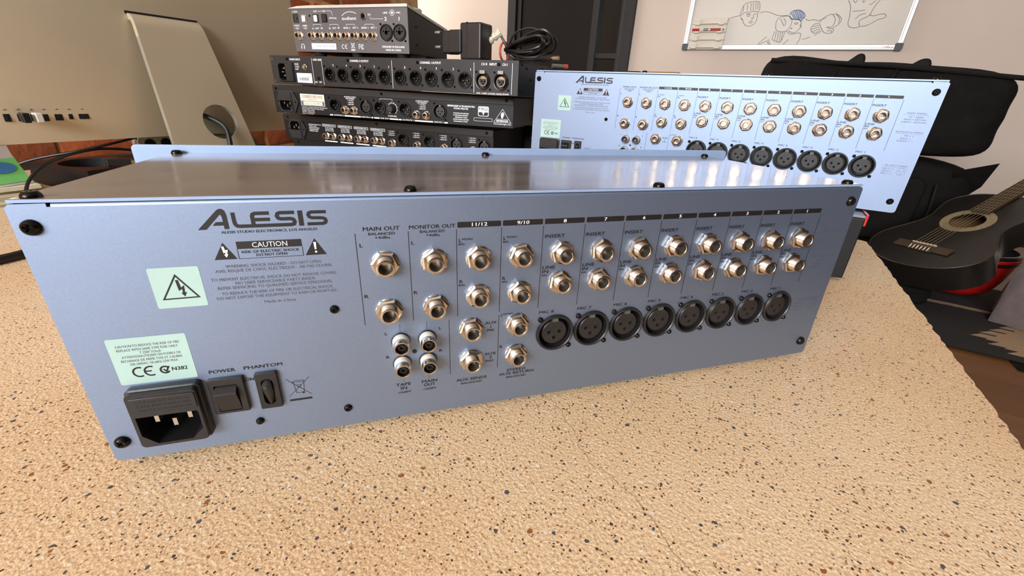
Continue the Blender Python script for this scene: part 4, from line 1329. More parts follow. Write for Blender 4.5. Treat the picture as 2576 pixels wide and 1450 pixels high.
def equaliser():
    W, H = 440.0, 44.0
    pan = Panel(W, H)
    root = thing('graphic_equaliser', 'black equaliser with a knob, four coupled sockets and white print, directly under the line distributor', 'audio unit', group='black rack units in the stack')
    w = MB()
    T = pan.text
    behr_inlet(root, pan, 5.6, False)
    for x in (123.3, 209.5, 255.8):
        put_xlr_m(root, pan, x, 26.4, ((-10.6, -11.0), (9.6, 10.4)))
    for x in (183.7, 318.2):
        put_xlr_f(root, pan, x, 26.4, ((-9.8, -11.6), (9.4, 12.0)))
    for x in (143.2, 160.2, 277.0, 294.3):
        put_jack(root, pan, x, 33.4, 0.4)
    for x0 in (143.0, 275.6):
        T(w, 'ALL INPUTS & OUTPUTS', x0, x0 + 22.6, 12.5, 1.9, 0.02)
        T(w, 'FULLY BALANCED', x0 + 3, x0 + 19.6, 15.1, 1.9, 0.02)
        for k_, s in enumerate(('+ = TIP, PIN 2', '- = RING, PIN 3', '= SLEEVE, PIN 1')):
            T(w, s, x0 + 5.6, x0 + 17.5, 18.0 + 3.0 * k_, 1.7, 0.02)
    for s, a, b in (('OUTPUTS 2', 118.5, 138.3), ('INPUTS 2', 173.5, 190), ('SUB OUT', 209.6, 224.8), ('OUTPUTS 1', 250.2, 270.7), ('INPUTS 1', 307.3, 323.5)):
        T(w, s, a, b, 42.4, 1.9, 0.025)
    for a, b in ((111.2, 117.0), (140, 171.7), (192.1, 195.5), (197.5, 207.5), (226.4, 242.5), (243.5, 248.5), (272.8, 305.2), (325.4, 331)):
        pan.rect(w, a, b, 41.5, 43.5)
    T(w, 'X-OVER FREQ.', 224.1, 240.3, 38.0, 1.9, 0.02)
    pan.line(w, [(210.4, 15.8), (210.9, 12.5), (233.2, 12.4), (232.9, 15.8)], 0.4)
    pan.arc(w, 232.9, 26.3, 8.4, -60, 240, 0.6, n=30)
    for ang in range(-45, 226, 30):
        a_2 = math.radians(ang)
        pan.line(w, [(232.9 + 8.6 * math.cos(a_2), 26.3 - 8.6 * math.sin(a_2)), (232.9 + 10.2 * math.cos(a_2), 26.3 - 10.2 * math.sin(a_2))], 0.4)
    kb = MB()
    pr = []
    for k_ in range(36):
        a_2 = 2 * PI * k_ / 36
        r_ = (5.6 if k_ % 2 else 6.1) / 1000
        pr.append((r_ * math.cos(a_2), r_ * math.sin(a_2)))
    kb.prism(pr, 0.0, -0.0085, cap0=False, cap1=False)
    kb.add([(x, -0.0085, z) for x, z in pr] + [(x * 0.8, -0.0098, z * 0.8) for x, z in pr], [(q, (q + 1) % 36, 36 + (q + 1) % 36, 36 + q) for q in range(36)] + [tuple(range(36, 72))])
    obj('frequency_knob', kb.mesh('frequency_knob', 'black_plastic', angle=20), root, pan.p(232.9, 26.3))
    T(w, 'BEHRINGER\u00ae ULTRAGRAPH PRO', 331.4, 377.4, 16.5, 2.5, 0.03)
    T(w, 'MODEL FBQ1502', 342.1, 366.3, 20.0, 2.3, 0.03)
    for k_, (s, a, b) in enumerate((('CONCEIVED AND DESIGNED', 340.9, 367.2), ('BY BEHRINGER GERMANY', 341.3, 366.2), ('ASSEMBLED IN CHINA', 343.7, 364.7), ('UNDER ISO9000 CERTIFIED', 340.6, 367.1), ('MANAGEMENT SYSTEM', 341.5, 365.1))):
        T(w, s, a, b, 27.0 + 3.0 * k_, 1.7, 0.02)
    # emblem: rounded shield with cut-out letters, and the ear triangle
    sh = rrect(382.7, 400.3, 15.0, 29.3, 2.0, 3)
    inner = rrect(383.7, 399.3, 23.0, 28.4, 1.4, 3)
    pan.poly(w, [(q[0], q[1]) for q in sh][::-1])
    bk = MB()
    T(bk, 'FBQ', 384.3, 398.6, 18.6, 3.8, 0.0, 0.16)
    pan.poly(bk, [(383.7, 23.4), (389.4, 23.4), (391.5, 27.8), (391.2, 28.5), (385.0, 28.5), (383.7, 27.2)], 0.16)
    pan.poly(bk, [(399.3, 23.4), (393.6, 23.4), (391.5, 27.8), (391.8, 28.5), (398.0, 28.5), (399.3, 27.2)], 0.16)
    for a, b in (((376.1, 32), (406.2, 32)), ((406.2, 32), (406.2, 36.4)), ((406.2, 36.4), (376.1, 36.4)), ((376.1, 36.4), (376.1, 32))):
        pan.line(w, [a, b], 0.4)
    pan.line(w, [(408.9, 36.6), (436.8, 36.6), (422.8, 17.4), (408.9, 36.6)], 0.5)
    pan.line(w, [(413.4, 31.8), (432.0, 31.8)], 0.4)
    pan.poly(w, [(421.6, 30.9), (420.4, 28.0), (420.3, 24.5), (421.6, 22.2), (423.6, 21.6), (425.4, 23.4), (425.5, 26.0), (424.2, 28.0), (423.4, 30.6)][::-1])
    pan.arc(bk, 422.9, 25.0, 1.5, -60, 160, 0.4, 0.16)
    T(w, 'BEHRINGER', 413.2, 432.4, 34.2, 2.6, 0.03)
    T(w, 'www.behringer.com', 408.6, 437.2, 38.8, 2.0, 0.02)
    sb = MB()
    pan.rect(sb, 54.9, 103.3, 11.6, 30.2, 0.08)
    st = obj('rating_plate', sb.mesh('rating_plate', 'ink_white', smooth=False), root)
    pb, cb = MB(), MB()
    pan.rect(cb, 56.4, 102.0, 12.2, 21.5, 0.13)
    pan.rect(cb, 60.0, 98.5, 23.4, 29.0, 0.16)
    pan.rect(pb, 55.6, 102.6, 22.6, 29.8, 0.12)
    x = 58.6
    rng = random.Random(4)
    while x < 99.5:
        bw = rng.choice((0.3, 0.5, 0.9))
        pan.rect(pb, x, x + bw, 13.2, 18.0, 0.18)
        x += bw + rng.choice((0.4, 0.6, 0.8))
    T(pb, 'N0807E253', 70, 90, 19.9, 2.0, 0.01, 0.18)
    T(pb, 'Date Code 0802', 62, 96, 26.2, 2.6, -0.004, 0.2)
    obj('plate_field', cb.mesh('plate_field', 'sticker_cream', smooth=False), st)
    obj('plate_print', pb.mesh('plate_print', 'ink_soft', smooth=False), st)
    for k_, (s, b) in enumerate((('CAUTION: TO REDUCE RISK OF FIRE REPLACE', 107.0), ('WITH SAME TYPE OF FUSE ONLY', 100.0), ('MAINS VOLTAGE', 80.5), ('100-240 V~ 50/60 Hz 10 W', 80.5), ('Fuse: T 1 A H 250 V', 79.5))):
        T(w, s, 55.2, b, 32.6 + 2.6 * k_, 1.5, 0.012)
    for x, y in ((7.7, 5.2), (215, 5.0), (428.4, 5.1)):
        put('screw_mid', root, pan, x, y, 1.1, 'lid_screw')
    rp = obj('rear_panel', pan.sheet().mesh('rear_panel', 'unit_black_smooth', angle=30), root)
    prints('lettering', w, 'ink_white', rp)
    prints('emblem_cutouts', bk, 'unit_black_smooth', rp)
    unit_case(root, W, H, 0.19, 10.8)
    place(root, (-0.679, 0.322), math.radians(12.5), W, 0.1275)
equaliser()

def headphone_amp():
    W, H = 440.0, 44.0
    pan = Panel(W, H)
    root = thing('headphone_amplifier', 'black headphone amplifier with four pairs of jack sockets, below the equaliser', 'audio unit', group='black rack units in the stack')
    w = MB()
    T = pan.text
    behr_inlet(root, pan, 9.0, True)
    for i in range(4):
        x0 = 92.0 + 36.0 * i
        for x in (x0 + 8.0, x0 + 23.5):
            put_jack(root, pan, x, 33.0, 0.3)
        for a, b in (((x0, 12.4), (x0 + 31, 12.4)), ((x0 + 31, 12.4), (x0 + 31, 16.6)), ((x0 + 31, 16.6), (x0, 16.6)), ((x0, 16.6), (x0, 12.4))):
            pan.line(w, [a, b], 0.4)
        T(w, 'HEADPHONE OUT %d' % (4 - i), x0 + 1.2, x0 + 29.8, 14.5, 2.2, 0.025)
        for k_, s in enumerate(('TIP: LEFT CHANNEL', 'RING: RIGHT CHANNEL', '(MIN. LOAD 8 OHMS)')):
            T(w, s, x0 + 6, x0 + 25.5, 18.8 + 2.5 * k_, 1.6, 0.015)
        pan.rect(w, x0 + 2.0, x0 + 31.0, 41.4, 43.4)
    for i, x in enumerate((232.0, 283.0, 336.0, 390.0)):
        put_jack(root, pan, x + 13.5, 34.5 + 1.5 * i * 0, 0.3)
        for k_, s in enumerate(('+ = TIP, PIN 2', '- = RING, PIN 3', '= SLEEVE, PIN 1')):
            T(w, s, x + 5, x + 18.5, 15.0 + 3.2 * k_, 1.7, 0.015)
    for x in (268.0, 320.0):
        put_xlr_m(root, pan, x, 27.0, ((-11, -11), (10, 10)))
    for x in (373.0, 424.0):
        put_xlr_f(root, pan, x, 27.5, ((-9.8, -11.0), (9.6, 10.8)))
    for k_, (s, b) in enumerate((('BEHRINGER\u00ae POWERPLAY PRO-XL', 92 - 3.0), ('MODEL HA4700', 78), ('CONCEIVED AND DESIGNED', 84), ('BY BEHRINGER GERMANY', 82), ('ASSEMBLED IN CHINA', 80))):
        T(w, s, 60, b, 15.0 + 2.9 * k_, 1.7, 0.02)
    for x, y in ((12, 5.0), (215, 5.0), (428.4, 5.1)):
        put('screw_mid', root, pan, x, y, 1.1, 'lid_screw')
    rp = obj('rear_panel', pan.sheet().mesh('rear_panel', 'unit_black_smooth', angle=30), root)
    prints('lettering', w, 'ink_white', rp)
    unit_case(root, W, H, 0.16, 10.8)
    obj('ear_screw', MESH['screw_steel'], root, (0.2325, 0.1622, 0.022), (0, 0, 0))
    place(root, (-0.726, 0.366), math.radians(8.2), W, 0.077)
headphone_amp()
def bottom_unit():
    W, H = 440.0, 66.0
    pan = Panel(W, H)
    root = thing('power_amplifier', 'plain black rack unit at the very bottom of the unit stack', 'audio unit', group='black rack units in the stack')
    iec(root, pan, rrect(20, 52, 16, 46, 1.5, 3), [(24, 20), (48, 20), (48, 32), (43, 37), (29, 37), (24, 32)][::-1], ((30, 25, 1.8, 4), (42, 25, 1.8, 4), (36, 30, 1.8, 4)), 4.0)
    for x in (12, 215, 428):
        put('screw_mid', root, pan, x, 5.0, 0.0, 'lid_screw')
    obj('rear_panel', pan.sheet().mesh('rear_panel', 'unit_black_smooth', angle=30), root)
    shell(root, W, H, 0.16, 'unit_black_smooth')
    for x in (-0.19, 0.19):
        for y in (0.02, 0.14):
            mb = MB()
            mb.lathe(mm([(9, -0.2), (8, 10.2)]), 14, T=Matrix.Rotation(PI / 2, 4, 'X'))
            obj('rubber_foot', mb.mesh('rubber_foot', 'rubber'), root, (x, y, 0))
    place(root, (-0.712, 0.370), math.radians(8.2), W, 0.0102)
bottom_unit()

# flat unit carrying the second mixer
def support_unit():
    W, H = 438.0, 71.0
    root = thing('flat_rack_unit', 'black rack unit with bare metal top and red edge trim, carrying the pale blue mixer', 'audio unit')
    mb = MB()
    mb.box(-0.219, 0.219, 0.0, 0.22, 0.0, 0.068)
    bevel(obj('case', mb.mesh('case', 'unit_black_smooth', smooth=False), root), 0.001)
    mb = MB()
    mb.box(-0.219, 0.219, 0.0015, 0.22, 0.0682, 0.071)
    bevel(obj('metal_lid', mb.mesh('metal_lid', 'chassis_metal', smooth=False), root), 0.0006)
    mb = MB()
    mb.box(0.2192, 0.2215, 0.004, 0.21, 0.060, 0.0722)
    obj('red_trim', mb.mesh('red_trim', 'red_gloss', smooth=False), root)
    obj('lid_screw', MESH['screw_steel'], root, (0.208, 0.016, 0.071), (-PI / 2, 0, 0.4))
    for x in (-0.19, 0.19):
        for y in (0.02, 0.19):
            mb = MB()
            mb.lathe(mm([(8, -0.2), (7, 5.5)]), 14, T=Matrix.Rotation(PI / 2, 4, 'X'))
            obj('rubber_foot', mb.mesh('rubber_foot', 'rubber'), root, (x, y, 0))
    root.location = (-0.012, 0.3635, D + 0.0055)
support_unit()

# desktop audio interface on top of the stack
def interface():
    W, H = 220.0, 60.0
    pan = Panel(W, H)
    root = thing('audio_interface', 'small dark grey audio interface with silver top plate on top of the unit stack', 'audio interface')
    w = MB()
    T = pan.text
    for x in (10.7, 37.3, 53.9, 71.3, 88.3, 105.0, 121.5, 138.1, 155.4):
        put_jack(root, pan, x + 2.0, 37.2, 0.5)
    for x in (181.5, 205.0):
        pan.hole(x, 32.4, 9.0, 24)
        j = obj('combo_socket', MESH['combo_shell'], root, pan.p(x, 32.4))
        obj('socket_face', MESH['combo_face'], j)
        for sx, sy in ((-9.8, -11.0), (9.4, 10.8)):
            obj('screw', MESH['screw_small'], j, (sx / 1000, 0, -sy / 1000))
    def port(name, x0, x1, y0, y1, mat, inner=None, imat=None):
        mb = MB()
        a, b = pan.xz(x0, y1), pan.xz(x1, y0)
        mb.holed(rrect(a[0], b[0], a[1], b[1], 0.0004, 2), [rrect(a[0] + 0.001, b[0] - 0.001, a[1] + 0.001, b[1] - 0.001, 0.0003, 2)], -0.0006)
        mb.prism(rrect(a[0], b[0], a[1], b[1], 0.0004, 2), -0.0006, 0, cap0=False, cap1=False)
        mb.prism(rrect(a[0] + 0.001, b[0] - 0.001, a[1] + 0.001, b[1] - 0.001, 0.0003, 2), -0.0006, -0.0001, cap0=False)
        p_ = obj(name, mb.mesh(name, mat, angle=25), root)
        if inner:
            ib = MB()
            a, b = pan.xz(inner[0], inner[3]), pan.xz(inner[1], inner[2])
            ib.prism(rrect(a[0], b[0], a[1], b[1], 0.0012, 3), -0.0016, 0)
            obj('insert', ib.mesh('insert', imat, angle=25), p_)
    port('power_inlet', 3.6, 14.2, 6.6, 19.2, 'black_satin', (9.2, 11.4, 11.8, 14.0), 'bore')
    port('usb_port', 20.6, 31.2, 8.3, 18.6, 'screw_silver', (22.6, 29.4, 9.6, 17.4), 'white_plastic')
    port('optical_output', 44.4, 55.6, 7.7, 19.1, 'black_satin', (46.4, 53.4, 9.0, 18.0), 'white_plastic')
    port('optical_input', 61.3, 72.4, 7.3, 19.0, 'black_satin', (62.8, 71.0, 8.8, 17.8), 'rubber')
    pan.hole(37.5, 9.7, 1.6, 12)
    pan.hole(141.4, 10.9, 3.6, 18)
    db = MB()
    db.lathe(mm([(5.4, 0), (5.4, 0.6), (4.4, 1.2), (3.6, 1.2), (3.4, 0.8), (3.2, -8)]), 22, cap0=False)
    obj('instrument_socket', db.mesh('instrument_socket', 'bore'), root, pan.p(141.4, 10.9))
    for s, a, b, y, c in (('1.25A', 3.7, 13.9, 3.8, 2.2), ('OUT', 46.2, 53.8, 3.7, 2.2), ('IN', 64.6, 69.4, 3.6, 2.2), ('OPTICAL', 75.8, 91.0, 13.1, 2.2), ('D.I', 150.2, 155.1, 8.8, 2.3),
                          ('LINE', 177.6, 185.1, 6.8, 2.3), ('MIC', 201.4, 208.2, 6.8, 2.3), ('2', 178.6, 184.0, 14.5, 4.6), ('1', 203.8, 206.4, 14.4, 4.6),
                          ('12VDC', 2.8, 14.6, 23.0, 2.2), ('USB2', 20.3, 30.4, 23.1, 2.2), ('1L', 40.0, 43.8, 27.0, 2.2), ('OUT', 46.5, 53.9, 26.9, 2.2), ('2R', 56.9, 61.4, 26.6, 2.2),
                          ('3L', 73.4, 77.6, 26.7, 2.2), ('OUT', 80.6, 88.0, 26.5, 2.2), ('4R', 90.4, 94.6, 26.2, 2.2), ('SEND 2', 101.8, 114.7, 26.3, 2.2), ('RET 2', 119.8, 129.9, 26.1, 2.2),
                          ('SEND 1', 135.9, 148.8, 26.1, 2.2), ('RET 1', 153.7, 163.4, 26.0, 2.2), ('DESIGNED IN ENGLAND', 172.1, 212.2, 51.1, 2.5), ('MADE IN CHINA', 178.2, 205.7, 55.4, 2.5)):
        T(w, s, a, b, y, c, 0.02)
    T(w, 'audient', 100.4, 128.3, 13.4, 4.2, 0.012)
    pan.line(w, [(101.1, 10.2), (105.0, 7.6), (110.0, 5.6), (115.1, 4.9), (121.0, 5.2), (125.5, 6.2), (128.4, 7.3)], 0.7)
    pan.line(w, [(55.2, 3.7), (63.2, 3.6)], 0.4)
    pan.line(w, [(70.4, 3.5), (80.5, 3.5), (82.2, 4.6), (83.0, 10.0)], 0.4)
    pan.line(w, [(153.2, 11.6), (155.0, 14.5), (177.0, 14.5)], 0.4)
    for x0 in (42.0, 75.4, 107.4, 142.0):
        pan.line(w, [(x0, 24.0), (x0 + 0.6, 22.0), (x0 + 2.0, 21.4), (x0 + 15.0, 21.4), (x0 + 16.6, 22.0), (x0 + 17.2, 24.0)], 0.4)
    pan.arc(w, 193.4, 6.8, 3.6, 0, 360, 0.5, n=24)
    pan.poly(w, circ(193.4, 6.8, 1.8, 14))
    for a, b in ((187.0, 189.6), (197.2, 199.8)):
        pan.line(w, [(a, 6.8), (b, 6.8)], 0.4)
    pan.arc(w, 9.0, 26.8, 1.6, 0, 360, 0.4, n=14)
    pan.line(w, [(2.8, 26.8), (15, 26.8)], 0.3)
    pan.line(w, [(20.8, 26.8), (30.0, 26.8)], 0.4)
    pan.line(w, [(23, 26.8), (26, 25.2), (28, 25.2)], 0.3)
    pan.line(w, [(24, 26.8), (26.6, 28.4), (28.4, 28.4)], 0.3)
    pan.arc(w, 15.7, 52.2, 3.2, -10, 190, 0.7)
    pan.rect(w, 12.0, 13.6, 52.0, 55.8)
    pan.rect(w, 17.8, 19.4, 52.0, 55.8)
    pan.arc(w, 98.2, 51.9, 2.7, 62, 298, 0.8)
    pan.arc(w, 104.4, 51.9, 2.7, 62, 298, 0.8)
    pan.line(w, [(102.0, 51.9), (104.6, 51.9)], 0.7)
    pan.line(w, [(112.9, 46.6), (120.6, 54.0)], 0.5)
    pan.line(w, [(120.6, 46.6), (112.9, 54.0)], 0.5)
    pan.line(w, [(114.4, 47.6), (119.2, 47.6), (118.4, 53.4), (115.2, 53.4), (114.4, 47.6)], 0.5)
    pan.rect(w, 113.0, 120.4, 55.4, 57.2)
    pan.line(w, [(132.0, 48.6), (128.4, 48.6), (128.4, 55.0)], 0.8)
    pan.line(w, [(128.4, 51.6), (131.0, 51.6)], 0.8)
    pan.arc(w, 135.2, 51.8, 3.1, 50, 310, 0.8)
    pan.arc(w, 135.4, 51.8, 1.5, 50, 310, 0.7)
    sb = MB()
    pan.rect(sb, 34.2, 83.8, 47.6, 56.2, 0.1)
    st = obj('serial_sticker', sb.mesh('serial_sticker', 'sticker_white', smooth=False), root)
    sb = MB()
    T(sb, '13-01-0517-0156', 44.0, 80.0, 51.6, 3.0, 0.0, 0.16)
    T(sb, 'S/N', 35.4, 41.0, 54.2, 1.9, 0.0, 0.16)
    obj('serial_number', sb.mesh('serial_number', 'ink_soft', smooth=False), st)
    rp = obj('rear_panel', pan.sheet().mesh('rear_panel', 'interface_grey', angle=30), root)
    prints('lettering', w, 'ink_white', rp)
    # body: the top slopes down towards its far side
    dep, h0, h1 = 0.115, 0.060, 0.042
    mb = MB()
    for x in (-0.110, 0.1088):
        mb.add([(x, 0.0012, 0.0), (x, dep, 0.0), (x, dep, h1), (x, 0.0012, h0), (x + 0.0012, 0.0012, 0.0), (x + 0.0012, dep, 0.0), (x + 0.0012, dep, h1), (x + 0.0012, 0.0012, h0)],
               [(0, 1, 2, 3), (7, 6, 5, 4), (0, 4, 5, 1), (1, 5, 6, 2), (2, 6, 7, 3), (3, 7, 4, 0)])
    mb.box(-0.110, 0.110, 0.0012, dep, 0.0, 0.0012)
    mb.box(-0.110, 0.110, dep, dep + 0.0012, 0.0, h1)
    obj('case', mb.mesh('case', 'interface_side', smooth=False), root)
    mb = MB()
    vs, fs = [], []
    nx = 12
    for i in range(nx + 1):
        u = i / nx
        x = -0.1135 + 0.2245 * u
        zb = 0.0004 - 0.0016 * (1 - u) ** 3 * 0
        t_ = 0.0035 * min(1.0, math.sqrt(u * 8)) if u < 0.125 else 0.0035
        vs += [(x, -0.002, h0 + 0.0003), (x, dep + 0.002, h1 + 0.0003), (x, dep + 0.002, h1 + 0.0005 + t_), (x, -0.002, h0 + 0.0005 + t_)]
    for i in range(nx):
        for q in range(4):
            fs.append((4 * i + q, 4 * i + (q + 1) % 4, 4 * i + 4 + (q + 1) % 4, 4 * i + 4 + q))
    fs += [(3, 2, 1, 0), tuple(4 * nx + q for q in range(4))]
    mb.add(vs, fs)
    obj('top_plate', mb.mesh('top_plate', 'interface_silver', angle=30), root)
    R_ = Matrix.Rotation(-PI / 2, 4, 'X')
    mb = MB()
    mb.lathe(mm([(15, 0), (15, 12), (13.5, 14)]), 28, T=R_)
    obj('volume_knob', mb.mesh('volume_knob', 'interface_silver'), root, (0.080, 0.060, 0.0535))
    mb = MB()
    mb.lathe(mm([(6, 0), (6, 3), (4, 4.4)]), 18, T=R_)
    obj('button', mb.mesh('button', 'interface_silver'), root, (0.030, 0.030, 0.0585))
    for x, y in ((-0.072, 0.014), (0.005, 0.014), (0.090, 0.014), (-0.072, 0.10), (0.090, 0.10)):
        mb = MB()
        mb.lathe(mm([(11, -0.1), (8.5, 6.0)]), 18, T=Matrix.Rotation(PI / 2, 4, 'X'))
        obj('rubber_foot', mb.mesh('rubber_foot', 'rubber'), root, (x, y, 0.0))
    for y, z in ((0.022, 0.038), (0.022, 0.014)):
        obj('side_screw', MESH['screw_small'], root, (0.110, y, z), (0, 0, PI / 2))
    place(root, (-0.623, 0.338), math.radians(7.5), W, 0.2242)
interface()

# plug-in power supply with its coiled lead, lying on the distributor
def power_supply():
    root = thing('power_adapter', 'black two-pin plug-in power adapter with a tied lead, on the line distributor', 'power adapter', (0, 0, D))
    zb = 0.2182
    def rb(name, x0, x1, y0, y1, z0, z1, mat='black_plastic', bv=0.002):
        mb = MB()
        mb.box(x0, x1, y0, y1, z0, z1)
        return bevel(obj(name, mb.mesh(name, mat, smooth=False), root), bv, 3)
    rb('adapter_case', -0.322, -0.286, 0.380, 0.412, zb, zb + 0.047, bv=0.003)
    mb = MB()
    mb.box(-0.3105, -0.3098, 0.3796, 0.4124, zb + 0.0004, zb + 0.0474)
    obj('case_seam', mb.mesh('case_seam', 'rubber', smooth=False), root)
    rb('plug_clip', -0.338, -0.318, 0.3765, 0.408, zb + 0.009, zb + 0.038, bv=0.0015)
    rb('plug_body', -0.356, -0.336, 0.382, 0.404, zb + 0.008, zb + 0.038, bv=0.003)
    for z in (0.0175, 0.0365):
        mb = MB()
        R_ = Matrix.Translation((-0.356, 0.392, zb + z)) @ Matrix.Rotation(-PI / 2, 4, 'Z')
        mb.lathe(mm([(1.4, 0), (1.4, 9)]), 12, T=R_)
        p_ = obj('pin_sleeve', mb.mesh('pin_sleeve', 'black_satin'), root)
        mb = MB()
        mb.lathe(mm([(2.0, 9), (2.0, 18), (1.4, 19)]), 12, T=R_)
        obj('pin', mb.mesh('pin', 'aluminium_edge'), p_)
    # lead: many loops gathered by an orange band
    rng = random.Random(11)
    mb = MB()
    c = Vector((-0.257, 0.418, zb + 0.018))
    pts = [(-0.287, 0.405, zb + 0.030), (-0.276, 0.412, zb + 0.036), (-0.266, 0.416, zb + 0.022)]
    for k_ in range(13):
        rz = rng.uniform(0.008, 0.020)
        rx = rng.uniform(0.028, 0.036)
        tz = rng.uniform(-0.002, 0.006)
        ty = rng.uniform(-0.012, 0.012)
        for q in range(8):
            t = 2 * PI * q / 8
            x = c.x - 0.008 + rx * (1 - math.cos(t))
            pinch = 0.25 + 0.75 * (1 - math.cos(t)) / 2
            pts.append((x, c.y + ty * pinch + 0.016 * pinch * math.sin(t + k_), max(zb + 0.003, c.z + tz * pinch + rz * pinch * math.sin(t) + 0.012 * pinch - 0.006)))
    pts += [(-0.245, 0.41, zb + 0.004), (-0.225, 0.405, zb + 0.003), (-0.210, 0.402, zb + 0.003)]
    mb.tube(smooth_path(pts, 5), 0.0017, 6)
    obj('lead', mb.mesh('lead', 'cable_black'), root)
    mb = MB()
    lp = [(-0.262, c.y - 0.006, zb + 0.010), (-0.250, c.y - 0.008, zb + 0.034), (-0.232, c.y - 0.004, zb + 0.042), (-0.216, c.y, zb + 0.040), (-0.210, c.y + 0.004, zb + 0.032), (-0.222, c.y + 0.004, zb + 0.026)]
    mb.tube(smooth_path(lp, 6), 0.0017, 6)
    obj('lead_loop', mb.mesh('lead_loop', 'cable_black'), root)
    mb = MB()
    ring = [(c.x - 0.012, c.y + 0.013 * math.cos(t), zb + 0.0135 + 0.0125 * math.sin(t)) for t in [2 * PI * q / 20 for q in range(21)]]
    mb.tube(ring, 0.0016, 6, caps=False)
    obj('tie_band', mb.mesh('tie_band', 'orange_band'), root)
    mb = MB()
    mb.tube([(-0.212, 0.402, zb + 0.003), (-0.204, 0.4015, zb + 0.0045), (-0.198, 0.4012, zb + 0.005), (-0.184, 0.400, zb + 0.005)], [0.002, 0.0035, 0.0048, 0.0048], 12)
    dc = obj('dc_plug', mb.mesh('dc_plug', 'black_satin'), root)
    mb = MB()
    mb.tube([(-0.184, 0.400, zb + 0.005), (-0.174, 0.3993, zb + 0.005)], 0.0028, 12)
    obj('plug_tip', mb.mesh('plug_tip', 'screw_silver'), dc)
    mb = MB()
    mb.tube(smooth_path([(-0.289, 0.407, zb + 0.026), (-0.284, 0.409, zb + 0.031), (-0.279, 0.411, zb + 0.034), (-0.274, 0.413, zb + 0.038)], 3), [0.005 + 0.0012 * math.sin(q * 1.7) for q in range(10)], 8)
    obj('paper_tag', mb.mesh('paper_tag', 'paper'), root)
power_supply()
mb = MB()
mb.tube([(-0.252, 0.530, 0), (-0.236, 0.545, 0)], 0.0035, 12)
ja = obj('jack_adapter', mb.mesh('jack_adapter', 'grey_tab'), None, (0.008, 0.008, D + 0.2215))
tag(ja, 'tiny grey jack adapter with orange ring lying on the line distributor', 'adapter')
mb = MB()
mb.tube([(-0.2365, 0.5445, 0), (-0.232, 0.549, 0)], 0.0041, 12)
obj('orange_ring', mb.mesh('orange_ring', 'orange_band'), ja)
